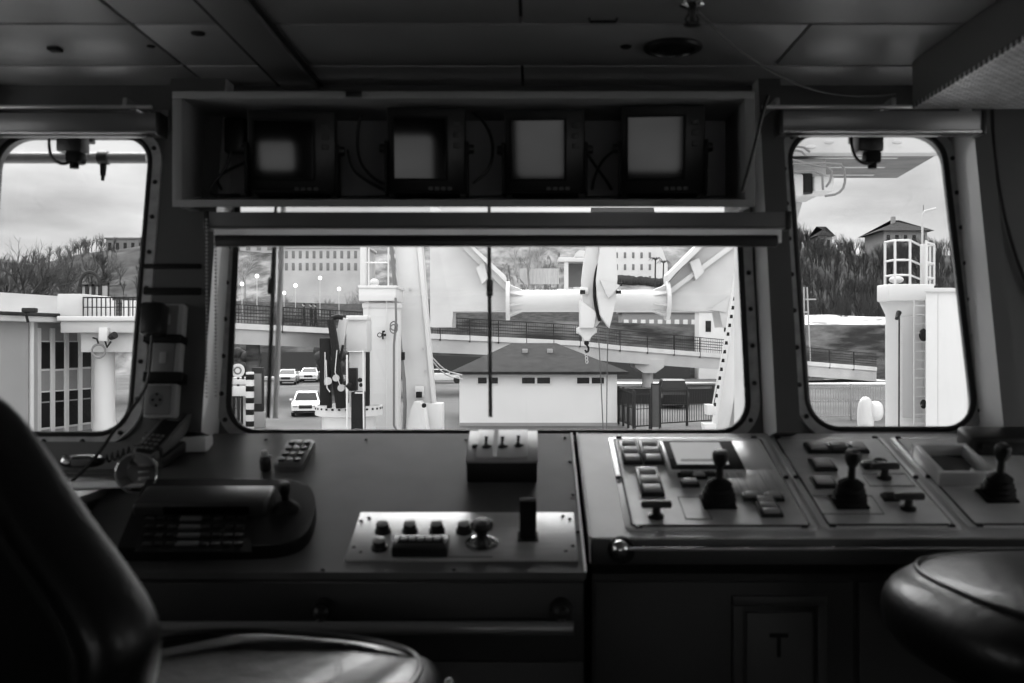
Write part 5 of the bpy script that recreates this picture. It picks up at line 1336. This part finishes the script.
g.box(-W_, W_, -.06, .06, Hc*.42, Hc*.5); g.box(W_, W_*1.9, -.06, .06, Hc*.5, Hc*.58); g.box(W_*1.8, W_*1.9, -.06, .06, -.6, Hc*.55)
part('frame', g, RAILD, t); part('glazing', MB().box(-W_*.9, W_*1.8, .05, .08, 0, Hc*.45), mat('canopy_pane', .3, .2), t)
t = thing('roof_lamp', 'dark lamp arm on the terminal eaves', 'lamp', at(28, 322, 43))
part('arm', MB().tube([(0, 0, 0), (0, -.2, .4), (.35, -.3, .45)], .06, 6), RAILD, t); part('head', MB().box(-.1, .5, -.4, -.1, .4, .6, .05), RAILD, t)
# pipe outside the left window
pw = at(60, 158, 3.1)
t = thing('washer_pipe', 'horizontal pipe with a spray nozzle outside the left window', 'pipe', pw)
part('pipe', MB().cyl((-1.0, 0, 0), (.27, .0, 0), .017, .017, 14), mat('pipe_grey', .16, .4), t)
part('nozzle', MB().cyl((.135, 0, -.01), (.133, 0, -.055), .011, .008, 12).cyl((.133, 0, -.055), (.132, 0, -.07), .006, .005, 10), BLACKM, t)
part('clamp', MB().cyl((.12, 0, 0), (.15, 0, 0), .021, .021, 14), RUBBER, t)

# ================================================================== SHIP: WHITE MAST WITH PLATFORM
def loc(o, px, py, Y): q = at(px, py, Y); return (q.x-o.x, q.y-o.y, q.z-o.z)
Y = 14; o = at(379, 430, Y); o.z = DZ
t = thing('white_mast', 'white square deck mast with railed platform left of the slanted beam', 'mast', o)
def wb(px0, px1, py0, py1, Y0, Y1, mb, bev=.01, m=0):
    """box whose front face (nearest the wheelhouse) spans these pixels at depth Y0"""
    a = at(px0, py1, Y0)-o; b_ = at(px1, py0, Y0)-o
    mb.box(a.x, b_.x, a.y, a.y+(Y1-Y0), a.z, b_.z, bev, m); return mb
m_ = MB(); wb(363, 397, 307, 450, Y, Y+.45, m_)
a = at(363, 0, Y)-o; b_ = at(397, 0, Y)-o; m_.box(a.x, b_.x, 0, .45, 0, 1.0)
part('shaft', m_, SHIPW, t)
part('shaft_cap', wb(362, 398, 303, 308, Y-.02, Y+.47, MB()), SHIPW, t)
part('platform', wb(358.5, 396, 287.5, 301, Y-.1, Y+.7, MB(), .02), SHIPW, t); part('platform_rim', wb(358, 397, 285.5, 288, Y-.12, Y+.72, MB(), .005), SHIPW, t)
r9 = MB()
for px, wd in ((363, 5), ): wb(px-3, px+3, 241, 286, Y+.05, Y+.13, r9)
part('upright', r9, SHIPW, t)
zt_ = at(0, 225, Y).z-o.z; zp = at(0, 286, Y).z-o.z
rl = MB()
for px in (369.5, 389): x = at(px, 0, Y).x-o.x; rl.cyl((x, -.06, zp), (x, -.06, zt_), .012, .012, 8)
for py in (247, 263): 
    z = at(0, py, Y).z-o.z; rl.cyl((at(366, 0, Y).x-o.x, -.06, z), (at(389, 0, Y).x-o.x, -.06, z), .010, .010, 8)
part('railing', rl, SHIPW, t)
part('dome', MB().ball((at(373, 0, Y).x-o.x, .1, at(0, 282, Y).z-o.z), .07, 14, 0, None, (1, 1, .75)).cyl((at(373, 0, Y).x-o.x, .1, zp), (at(373, 0, Y).x-o.x, .1, at(0, 280, Y).z-o.z), .06), SHIPW, t)
ld = MB()
for px in (368.5, 387): x = at(px, 0, Y).x-o.x; ld.cyl((x, -.05, at(0, 430, Y).z-o.z), (x, -.05, zp-.2), .007, .007, 6)
for k in range(12): z = at(0, 305+k*11, Y).z-o.z; ld.cyl((at(368.5, 0, Y).x-o.x, -.05, z), (at(387, 0, Y).x-o.x, -.05, z), .004, .004, 6)
part('ladder', ld, SHIPW, t)
pp = MB(); x = at(394, 0, Y-.1).x-o.x
pp.tube([(at(396.5, 0, Y).x-o.x, -.1, at(0, 298, Y).z-o.z), (x+.03, -.1, at(0, 320, Y).z-o.z), (x, -.1, at(0, 345, Y).z-o.z), (x, -.1, at(0, 425, Y).z-o.z), (x+.06, -.1, at(0, 432, Y).z-o.z), (x+.06, -.1, 0)], .016, 8)
part('conduit', pp, mat('conduit', .12, .5), t)
hs = MB()
for k in range(2): hs.tube([(x+.0+.05*math.cos(a_*PI/10), -.12-.015*k, at(0, 326+k*3, Y).z-o.z+.06*math.sin(a_*PI/10)) for a_ in range(20)], .009, 6, closed=True)
part('hose_coil', hs, mat('conduit'), t)
vl = MB(); x = at(383.5, 0, Y).x-o.x; z = at(0, 335, Y).z-o.z
vl.cyl((x, -.06, z-.06), (x, -.06, z+.06), .012); vl.tube([(x-.04+.03*math.cos(a_*PI/6), -.09, z+.03*math.sin(a_*PI/6)) for a_ in range(12)], .006, 6, closed=True); vl.ball((x+.03, -.07, z), .02, 8); vl.ball((x+.02, -.07, z+.05), .014, 8)
part('valves', vl, SHIPK, t)

# ---- loader crane on a round platform in front of the mast
Y = 13; o = at(350, 430, Y); o.z = DZ
t = thing('deck_crane', 'folded black and white loader crane on a round platform at the mast', 'crane', o)
r_ = (378-310)/2/F*Y; cx_ = at(344, 0, Y).x-o.x; z0_ = at(0, 418, Y).z-o.z; z1_ = at(0, 407, Y).z-o.z
part('pillar', MB().lathe([(r_*.8, 0), (r_*.8, z0_)], 28, 0, Matrix.Translation((cx_, .35, 0))), SHIPW, t)
pm_ = MB(); pm_.lathe([(r_*.85, z0_), (r_, z0_+.02), (r_, z1_), (r_*.96, z1_), (r_*.96, z0_+.05)], 36, 0, Matrix.Translation((cx_, .35, 0))); part('platform', pm_, SHIPW, t)
sl = MB()
for k in range(30): a_ = k*2*PI/30; sl.box(-.016, .016, -.004, .004, z1_-.045, z1_-.02, 0, 0, Matrix.Translation((cx_+r_*1.0*math.cos(a_), .35+r_*1.0*math.sin(a_), 0)) @ Matrix.Rotation(a_+PI/2, 4, 'Z'))
part('rim_slots', sl, SHIPK, t)
hd_ = MB(); wb(346, 367, 318.5, 352, Y+.1, Y+.5, hd_, .02); wb(349, 366, 350, 410, Y+.15, Y+.5, hd_, .02); part('slewing_head', hd_, SHIPW2, t)
part('head_beam', wb(346, 367, 315.5, 320, Y+.06, Y+.4, MB()), SHIPW, t)
def bar(mb, pts, Y0, r, seg=8):
    return mb.tube([(at(px, py, Y0)-o) for px, py in pts], r, seg)
def strut(mb, px0, py0, px1, py1, Y0, wpx, dep=.12):
    a = at(px0, py0, Y0)-o; b_ = at(px1, py1, Y0)-o; dd = b_-a; L_ = dd.length; an = math.atan2(dd.x, dd.z); w = wpx/F*Y0/2
    mb.box(-w, w, -dep/2, dep/2, 0, L_, .008, 0, Matrix.Translation(a) @ Matrix.Rotation(an, 4, 'Y')); return mb
bm_ = MB(); strut(bm_, 326, 405, 326, 338, Y-.1, 10.5, .16); part('folded_boom', bm_, SHIPK, t)
part('boom_box', strut(MB(), 329.5, 408, 329, 372, Y-.1, 4, .1), SHIPK, t)
part('boom_arm', strut(strut(MB(), 341, 408, 334, 360, Y-.15, 8, .14), 344, 408, 331, 319, Y-.22, 6.5, .12), SHIPK, t)
ar = MB(); bar(ar, ((331, 324), (333, 318), (338, 316.5), (343, 317.5)), Y-.2, .035); part('knuckle', ar, SHIPK, t)
part('white_arm', strut(MB(), 338, 352, 344, 318, Y-.05, 8, .1), SHIPW2, t)
cy_ = MB(); bar(cy_, ((336, 374), (332, 350)), Y-.25, .02); bar(cy_, ((343, 345), (339.5, 362)), Y-.25, .018); part('ram', cy_, SHIPK, t)
hz_ = MB(); bar(hz_, ((326, 360), (327, 388), (330, 392)), Y-.3, .007); bar(hz_, ((325, 352), (325, 385)), Y-.3, .006); bar(hz_, ((337, 350), (335, 372), (340, 385)), Y-.3, .006); part('hydraulic_line', hz_, SHIPW, t)
jn = MB()
for px, py, rr_ in ((328, 381, .05), (336, 378, .045), (341, 388, .045), (345, 384, .03)): jn.cyl(at(px, py, Y-.3)-o, at(px, py, Y-.1)-o, rr_)
part('pivot', jn, SHIPG, t)
# black exhaust / locker column with pole
Y = 12.4; o = at(358, 430, Y); o.z = DZ
t = thing('exhaust_column', 'tall black locker column with antenna in front of the loader crane', 'column', o)
part('lower_body', wb(351, 363, 392, 452, Y, Y+.2, MB(), .01).box(*(lambda a, b_: (a.x, b_.x))(at(351, 0, Y)-o, at(363, 0, Y)-o), 0, .2, 0, .6), SHIPK, t)
part('upper_body', wb(348.5, 356, 368, 391, Y-.02, Y+.14, MB(), .008), SHIPK, t)
part('side_panel', wb(365.5, 369, 352, 406, Y+.02, Y+.1, MB(), .004), SHIPK, t)
an_ = MB(); an_.tube([at(352, 368, Y)-o, at(352, 362, Y)-o, at(350.5, 359.5, Y)-o, at(349, 362, Y)-o], .006, 6); part('antenna', an_, SHIPG, t)
gr = MB(); gr.tube([at(347, 450, Y-.1)-o, at(347, 355, Y-.1)-o], .012, 8); gr.tube([at(364, 450, Y-.1)-o, at(363, 350, Y-.1)-o], .010, 8); gr.tube([at(364, 393, Y-.1)-o, at(355, 393, Y-.1)-o], .008, 6); gr.tube([at(364, 351.5, Y-.1)-o, at(348, 351.5, Y-.1)-o], .004, 6)
part('pole', gr, SHIPW, t)
cl_ = MB()
for px, py, rr_ in ((349, 386, .045), (345, 383, .03), (360, 380, .03), (361, 385, .025)): cl_.ball(at(px, py, Y-.08)-o, rr_, 10)
part('clamp', cl_, SHIPK, t)

# ================================================================== SHIP: GANTRY (A-FRAME)
Y = 18; o = at(587, 430, Y); o.z = DZ
t = thing('deck_gantry', 'huge white gantry with horizontal tube and plated arms outside the middle window', 'gantry', o)
PXZ = Matrix(((1, 0, 0, 0), (0, 0, 1, 0), (0, 1, 0, 0), (0, 0, 0, 1)))
def poly(px, Y0, dep, mb, bev=.0, m=0):
    pts = [at(x, y, Y0)-o for x, y in px]; y0_ = pts[0].y
    return mb.prism([(q.x, q.z) for q in pts], y0_, y0_+dep, m, PXZ, bev)
TY = 17.6
tr_ = 11.2/F*TY; tz = (301-0)
a = at(508, 301, TY+.25)-o; b_ = at(667, 301, TY+.25)-o
part('cross_tube', MB().cyl(a, b_, tr_, tr_, 32), SHIPW, t)
for px, sg in ((508, 1), (667, -1)):
    q = at(px, 301, TY+.25)-o
    fl = MB(); fl.cyl(q-Vector((.035, 0, 0)), q+Vector((.035, 0, 0)), tr_*1.75, tr_*1.75, 32); part('flange', fl, SHIPW, t)
    gs = MB()
    for k in range(8):
        an = k*PI/4+.3; M_ = Matrix.Translation(q) @ Matrix.Rotation(an, 4, 'X')
        gs._add([(0, -.012, tr_*.9), (0, -.012, tr_*1.6), (sg*.28, -.012, tr_*.98), (0, .012, tr_*.9), (0, .012, tr_*1.6), (sg*.28, .012, tr_*.98)], [(0, 1, 2), (5, 4, 3), (0, 3, 4, 1), (1, 4, 5, 2), (2, 5, 3, 0)], 0, M_)
    part('gusset', gs, SHIPW, t)
# plated arms
la = [(430, 205), (430, 327), (452.5, 327), (452.5, 311), (506, 311), (506, 283), (472, 246), (436, 205)]
part('arm', poly(la, Y, .75, MB(), .01), SHIPW2, t)
part('arm_rib', poly([(440, 246-20), (449, 226), (506, 283), (506, 291)], Y-.12, .12, MB(), .005), SHIPW, t); part('arm_flange', poly([(449, 226), (462, 236), (506, 276), (506, 283)], Y-.35, .6, MB(), .005), SHIPW, t)
part('arm_web', poly([(476, 268), (484, 262), (488, 278), (482, 284)], Y-.2, .3, MB()), SHIPW, t)
rt_ = [(668, 311), (668, 283), (702, 246), (740, 205), (790, 205), (790, 327), (722, 327), (720, 311)]
part('arm', poly(list(reversed(rt_)), Y, .75, MB(), .01), SHIPW2, t)
part('arm_flange', poly([(668, 290), (668, 296), (740, 243), (760, 228), (760, 222)], Y-.12, .12, MB(), .005), SHIPW, t)
part('arm_flange', poly([(668, 274), (668, 281), (722, 228), (722, 220)], Y-.35, .6, MB(), .005), SHIPW, t)
part('arm_web', poly([(690, 262), (699, 258), (704, 272), (696, 280)], Y-.2, .3, MB()), SHIPW, t)
part('arm_gusset', poly([(710, 310), (726, 312), (730, 296)], Y-.04, .05, MB()), SHIPW2, t)
# left leg: slanted box beam with bright side plate
part('leg', poly([(394, 232), (407, 432), (409, 480), (436, 480), (434.5, 432), (416, 232)], 15.0, .5, MB(), .01), SHIPW2, t)
part('leg_edge', poly([(415.5, 232), (434.5, 432), (437, 432), (420.5, 232)], 14.95, .3, MB(), .005), SHIPW, t)
part('hose', MB().tube([at(x, y, 14.9)-o for x, y in ((391, 240), (396, 300), (401, 352), (404, 380), (405, 405), (404, 430))], .028, 8), mat('conduit'), t)
part('hose_clamp', MB().box(-.04, .04, -.05, .05, -.06, .06, .01, 0, Matrix.Translation(at(402, 356, 14.9)-o)), SHIPK, t)
ft = MB(); poly([(404, 445), (410, 410), (414, 402), (420, 402), (424, 410), (429, 445)], 14.4, .4, ft, .01); part('foot_bracket', ft, SHIPW, t)
pt = MB(); poly([(415, 386), (424, 386), (424, 397), (415, 397)], 14.9, .08, pt, .004); part('foot_plate', pt, SHIPW, t)
part('foot_eye', MB().box(-.045, .045, -.02, .02, -.04, .05, .01, 0, Matrix.Translation(at(419, 395, 14.86)-o)).ball(at(424, 405.5, 14.3)-o, .035, 10), SHIPK, t)
for px, py in ((410, 289), (423, 349), (425, 371)):
    part('stud', MB().cyl(at(px, py, 15)-o, at(px, py, 14.95)-o, .018), SHIPG, t)
part('foot_rim', MB().box(-.2, .1, 0, .3, -.5, .1, .02, 0, Matrix.Translation(at(436, 410, 14.9)-o)), SHIPW, t)
# right leg with ladder
rb = MB(); poly([(742, 262), (709, 480), (727, 480), (728, 432), (760, 262)], 15.6, .5, rb, .01); part('leg', rb, SHIPW, t)
rb = MB(); poly([(760, 262), (728, 415), (726, 480), (790, 480), (790, 262)], 15.9, .3, rb, .01); part('leg_plate', rb, SHIPW2, t)
ld = MB()
for k in range(16):
    f_ = k/15; px = 741-f_*25; py = 272+f_*132; q = at(px-1.5, py, 15.5)-o; ld.box(q.x-.03, q.x+.02, q.y-.03, q.y+.03, q.z-.035, q.z+.02)
part('ladder_rungs', ld, SHIPK, t)
ld = MB(); ld.tube([at(737.5, 272, 15.45)-o, at(712, 408, 15.45)-o], .012, 6); part('ladder_rail', ld, SHIPW, t)
fb = MB(); poly([(707, 405), (714, 405), (716, 415), (708, 415)], 15.2, .3, fb, .01); poly([(704, 424), (716, 424), (716, 450), (709, 450)], 15.2, .3, fb, .01); part('foot_bracket', fb, SHIPW, t)
fp = MB(); poly([(736, 386), (745, 386), (745, 398), (736, 398)], 15.7, .1, fp, .004); part('foot_plate', fp, SHIPW, t); part('foot_eye', MB().box(-.05, .05, -.03, .0, -.05, .05, .01, 0, Matrix.Translation(at(741, 393, 15.68)-o)), SHIPK, t)
ft = MB(); poly([(736, 452), (739, 408), (742, 399), (750, 396), (756, 452)], 15.3, .3, ft, .02); part('foot_cover', ft, SHIPW, t)

# ---- sheave block hung on the tube
Y = 17.0; o = at(598, 300, Y)
t = thing('sheave_block', 'big white pulley block hanging on the gantry tube', 'pulley block', o)
def oval(cx, cy, rx, ry, top, n=28):
    out = []
    for k in range(n):
        a_ = 2*PI*k/n; x = cx+rx*math.cos(a_); y = cy+ry*math.sin(a_)
        if y < cy: y = cy+(y-cy)*top
        out.append((x, y))
    return out
def cheek(pts, Y0, dep, yaw=0): return poly(pts, Y0, dep, MB(), .02)
part('cheek_plate', cheek([(581, 215), (593, 215), (600, 255), (597, 268), (595, 290), (597, 312), (600, 322), (596, 327), (589, 326), (584, 324), (583, 300), (582, 280), (584, 262), (588, 246)], Y, .35), SHIPW, t)
part('cheek_plate', cheek([(603, 230), (612, 215), (616, 246), (617.5, 278), (616, 300), (612, 318), (609.5, 328), (606, 323), (600, 315), (597, 296), (596, 280), (598, 262)], Y-.2, .3), SHIPW, t)
gv = MB(); gv.tube([at(px, py, Y-.1)-o for px, py in ((600, 261), (596.5, 270), (594.5, 284), (594.5, 298), (597, 312), (600, 321))], .028, 8, smooth=2); part('sheave_groove', gv, SHIPK, t)
part('web_plate', poly([(600, 280), (620, 285), (612, 295), (608, 298)], Y-.34, .14, MB(), .005), SHIPW2, t)
pin = MB(); pin.cyl(at(580, 292, Y-.1)-o, at(585, 292, Y-.1)-o, .035); pin.cyl(at(616, 292, Y-.2)-o, at(621, 292, Y-.2)-o, .03); pin.cyl(at(618, 284, Y-.25)-o, at(622, 284, Y-.25)-o, .03); part('pin', pin, SHIPK, t)
part('pin_boss', MB().cyl(at(580, 291, Y-.02)-o, at(588, 291, Y-.02)-o, .07), SHIPW, t)
part('lower_housing', cheek([(580, 300), (597, 312), (594, 328), (580, 328)], Y-.1, .35), SHIPW, t)
# hook hanging below
o = at(587, 332, Y)
t = thing('hook_block', 'white hook block with black shackle hanging under the sheave block', 'hook block', o)
hb_ = MB(); poly([(577, 328), (581, 326), (593, 326), (597, 328), (597, 333), (591, 335), (590, 341), (583, 341), (583, 335), (577, 333)], Y, .3, hb_, .02); part('block', hb_, SHIPW, t)
part('shackle', MB().ball(at(586.5, 343, Y+.1)-o, .045, 12).tube([at(587, 345, Y+.1)-o, at(589, 349, Y+.1)-o, at(587, 353, Y+.1)-o, at(585, 350, Y+.1)-o], .018, 8, smooth=1), SHIPK, t)
part('top_link', MB().ball(at(587, 325, Y-.05)-o, .04, 10).ball(at(587, 321, Y-.05)-o, .03, 10), SHIPK, t)
ch = MB()
for k in range(4): 
    q = at(586+k*.3, 352+k*3.2, Y+.1)-o; ch.tube([(q.x+.02*math.cos(a_*PI/5), q.y, q.z+.03*math.sin(a_*PI/5)) for a_ in range(10)], .007, 5, closed=True)
part('chain', ch, SHIPG, t)
for pts, lb in ((((598, 325), (601, 380), (604, 450)), 'thin wire rope running from the sheave block down to deck, left one of the pair'), (((608, 327), (607, 380), (606.5, 450)), 'straighter thin wire rope hanging from the sheave block to deck')):
    q = [at(x, y, Y-.1) for x, y in pts]; q.append(Vector((q[-1].x, q[-1].y, DZ)))
    tag(MB().tube(q, .009, 6).obj('wire_rope', WIRE), lb, 'wire rope', 'wire ropes below the sheave block')
for pts, lb in ((((430, 355), (445, 371), (462, 375)), 'slack cable sagging from the slanted beam to the white house, upper strand'), (((430, 358), (444, 375), (462, 379)), 'slack cable sagging from the slanted beam to the white house, lower strand')):
    tag(MB().tube([at(px, py, 40+(px-430)*.3) for px, py in pts], .03, 6, smooth=2).obj('slack_cable', KERB), lb, 'cable', 'slack cables by the white house')

# ================================================================== SHIP: RIGHT WHITE TOWER
Y = 11; o = at(903, 430, Y); o.z = DZ
t = thing('white_tower', 'round white tower with railed platform in the right window', 'tower', o)
D1 = .32
r_ = 20.5/F*(Y+D1); xc = at(907, 0, Y+D1).x-o.x; zt_ = at(0, 312, Y).z-o.z; zs = at(0, 302, Y).z-o.z
part('shaft', MB().lathe([(r_*1.0, 0), (r_*1.0, zt_-.02), (r_*1.25, zs), (r_*1.25, zs+.02)], 36, 0, Matrix.Translation((xc, D1, 0))), SHIPW, t)
xf = lambda px, d_=0: at(px, 0, Y+d_).x-o.x
a = at(887, 301, Y)-o; b_ = at(934, 284, Y)-o
part('platform', MB().prism([(xf(889), 0), (xf(934), 0), (xf(934, .5), .5), (xf(880, .5), .5), (xf(877, .3), .3)], a.z, b_.z, 0, None, .015), SHIPW, t)
part('recess_panel', MB().box(xf(904), xf(925), .06, .085, at(0, 418, Y).z-o.z, at(0, 316, Y).z-o.z, .01), mat('recess_grey', .42, .5), t)
zr0 = b_.z; zr1 = at(0, 240, Y).z-o.z
rl = MB(); ps = [(xf(885, .25), .25), (xf(895, .03), .03), (xf(910, .03), .03), (xf(926, .03), .03), (xf(934, .3), .3), (xf(930, .45), .45)]
for i, (x, y_) in enumerate(ps): rl.cyl((x, y_, zr0), (x, y_, zr1-(.03 if i > 3 else 0)), .015, .015, 8)
for z in (zr1, zr0+(zr1-zr0)*.55, zr0+.1):
    rl.tube([(x, y_, z) for x, y_ in ps[:3]], .012, 8); rl.tube([(ps[2][0], ps[2][1], z), (xf(920, .4), .4, z-.02), (ps[5][0], ps[5][1], z-.02), (ps[4][0], ps[4][1], z-.02)], .012, 8); rl.tube([(ps[3][0], ps[3][1], z-.02), (ps[4][0], ps[4][1], z-.02)], .012, 8)
part('railing', rl, SHIPW, t)
part('locker', MB().box(xf(927.5), xf(932), .1, .22, zr0, at(0, 243, Y).z-o.z, .01), SHIPW2, t)
part('deck_lamp', MB().ball((at(903, 0, Y).x-o.x, .2, zr0+.06), .07, 12, 0, None, (1.2, 1, .6)).cyl((at(903, 0, Y).x-o.x, .2, zr0), (at(903, 0, Y).x-o.x, .2, zr0+.05), .02), SHIPW, t)
pl = MB(); pl.tube([(at(933, 0, Y).x-o.x, .3, zr0), (at(933, 0, Y).x-o.x, .3, at(0, 212, Y).z-o.z), (at(935, 0, Y).x-o.x, .3, at(0, 208, Y).z-o.z), (at(947, 0, Y).x-o.x, .3, at(0, 205, Y).z-o.z)], .013, 8); part('lamp_pole', pl, SHIPG, t)
al = MB(); x = at(898.5, 0, Y).x-o.x; al.tube([(x, 0, 0), (x, -.02, at(0, 316, Y).z-o.z), (x-.03, -.1, at(0, 313, Y).z-o.z)], .009, 8); al.cyl((x-.03, -.09, at(0, 313, Y).z-o.z), (at(890, 0, Y).x-o.x, -.2, at(0, 319, Y).z-o.z), .03, .02); part('hand_lamp', al, SHIPK, t)
ld = MB()
for px in (913, 925): x = at(px, 0, Y).x-o.x; ld.cyl((x, -.03, .2), (x, -.03, at(0, 300, Y).z-o.z), .008, .008, 6)
for k in range(14): z = at(0, 306+k*9, Y).z-o.z; ld.cyl((at(913, 0, Y).x-o.x, -.03, z), (at(925, 0, Y).x-o.x, -.03, z), .005, .005, 6)
part('ladder', ld, SHIPW, t)
part('vent', MB().ball((at(923, 0, Y).x-o.x, -.02, at(0, 335, Y).z-o.z), .055, 12, 0, None, (1, .6, 1.3)).ball((at(923, 0, Y).x-o.x, -.02, at(0, 404, Y).z-o.z), .04, 12, 0, None, (1, .6, 1.3)), SHIPK, t)
Y = 10.2; o = at(960, 430, Y); o.z = DZ
t = thing('casing_block', 'plain white steel deckhouse block right of the railed tower', 'deckhouse', o)
a = at(926, 289, Y)-o
part('walls', MB().prism([(a.x, 0), (a.x+2.4, 0), (a.x+2.4, 3), (a.x+1.75, 3)], 0, a.z, 0, None, .01), SHIPW, t); part('top_rim', MB().prism([(a.x-.03, -.03), (a.x+2.43, -.03), (a.x+2.43, 3.03), (a.x+1.72, 3.03)], a.z-.03, a.z+.01, 0, None, .004), SHIPW2, t)
sm_ = MB()
for k in range(5): sm_.box(a.x+.12+k*.3, a.x+.126+k*.3, -.004, .01, 0, a.z-.04)
part('plate_seam', sm_, SHIPW2, t)
# overhead boom structure seen through the top of the right window
Y = 6.5; o = at(860, 160, Y)
t = thing('overhead_boom', 'pale overhead crane boom slab crossing the top of the right window', 'crane boom', Vector((o.x, o.y, DZ)))
o = Vector((o.x, o.y, DZ))
def q3(px, py, Y0): return at(px, py, Y0)-o
def hexa(c, mb, m=0):
    mb._add([tuple(v) for v in c], [(0, 3, 2, 1), (4, 5, 6, 7), (0, 1, 5, 4), (1, 2, 6, 5), (2, 3, 7, 6), (3, 0, 4, 7)], m); return mb
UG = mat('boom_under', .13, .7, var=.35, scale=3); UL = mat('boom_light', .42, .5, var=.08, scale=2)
zb_ = at(0, 155, 6.5).z-o.z
# beam facing the wheelhouse
a = q3(740, 153, 6.5); b_ = q3(1060, 153, 6.5); part('front_beam', MB().box(a.x, b_.x, 0, .12, a.z, a.z+.42, .01), UL, t)
# underside slab running away and narrowing
u = MB(); z0_ = a.z+.05
zs_ = at(0, 178, 9.0).z-o.z
hexa([Vector((q3(770, 0, 6.6).x, .1, z0_)), Vector((q3(948, 0, 6.6).x, .1, z0_)), Vector((q3(897, 0, 9).x, 2.5, zs_)), Vector((q3(760, 0, 9).x, 2.5, zs_)),
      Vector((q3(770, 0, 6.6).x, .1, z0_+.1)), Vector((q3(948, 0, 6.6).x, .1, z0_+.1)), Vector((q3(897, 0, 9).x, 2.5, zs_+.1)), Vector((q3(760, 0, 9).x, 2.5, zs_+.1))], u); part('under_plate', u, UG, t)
rb = MB(); 
for f_ in (.25, .55, .85):
    y_ = .1+2.4*f_; z_ = z0_+(zs_-z0_)*f_-.05; xa = q3(770, 0, 6.6).x; xb = q3(948, 0, 6.6).x*(1-f_)+q3(897, 0, 9).x*f_-.25; rb.box(xa, xb, y_-.02, y_+.02, z_-.006+.05, z_+.06)
part('stiffener', rb, UL, t)
mc = MB(); g0 = q3(788, 180, 7.2); mc.box(g0.x-.3, g0.x+.22, .5, 1.0, g0.z-.12, g0.z+.12, .02); part('machinery_box', mc, UL, t)
g0 = q3(801, 187, 6.9); part('winch_drum', MB().cyl((g0.x, .3, g0.z-.06), (g0.x, .3, g0.z+.07), .05, .05, 14), SHIPK, t)
g0 = q3(815, 186, 6.9); part('gear_housing', MB().box(g0.x-.05, g0.x+.09, .25, .5, g0.z-.06, g0.z+.05, .02).box(q3(792, 0, 6.9).x-.03, q3(792, 0, 6.9).x+.04, .25, .5, g0.z-.09, g0.z+.06, .015), SHIPW, t)
pc = MB()
for pts in (((786, 164), (840, 163), (845, 170), (845, 186), (838, 194), (825, 196)), ((786, 158), (812, 165), (832, 168), (831, 180), (826, 187)), ((786, 148), (802, 146), (810, 152)), ((786, 152), (800, 150), (806, 156)), ((790, 172), (822, 170), (823, 190))): pc.tube([q3(x, y, 6.45) for x, y in pts], .008, 7, smooth=1)
part('pipe', pc, mat('conduit'), t)
sh = MB()
for px, py in ((811, 147), (829, 142), (897, 142)): sh.ball(q3(px, py, 6.45), .022, 8, 0, None, (1.6, .6, .7))
part('bolt_pad', sh, SHIPG, t)
lg = MB(); poly([(770, 150), (803, 200), (793, 235), (770, 300)], 7.6, .3, lg); part('support_leg', lg, UL, t)
part('column', MB().box(q3(745, 0, 7.6).x, q3(772, 0, 7.6).x, 1.1, 1.5, 0, z0_+.4), UL, t)
part('column', MB().box(q3(1040, 0, 6.6).x, q3(1060, 0, 6.6).x, .02, .3, 0, z0_+.1), UL, t)
# white deck winch at the foot of the right tower
Y = 20; o = at(873, 430, Y); o.z = DZ
t = thing('deck_winch', 'small white covered deck winch at the foot of the railed tower', 'winch', o); zz = at(0, 402, Y).z-DZ; zl = at(0, 433, Y).z-DZ
part('stand', MB().box(-.3, .3, .0, .4, 0, zl, .02), SHIPW2, t)
part('drum_cover', MB().cushion(.16, .16, (zz-zl)/2+.1, 2.5, 20, 0, Matrix.Translation((-.08, .2, (zz+zl)/2))), SHIPW2, t)
part('side_cover', MB().cushion(.14, .2, .2, 2.5, 20, 0, Matrix.Translation((.12, .2, (zz+zl)/2+.12))), SHIPW, t)
part('base_motor', MB().cyl((-.12, .05, zl), (-.12, .05, zl+.14), .1, .09), SHIPG, t)
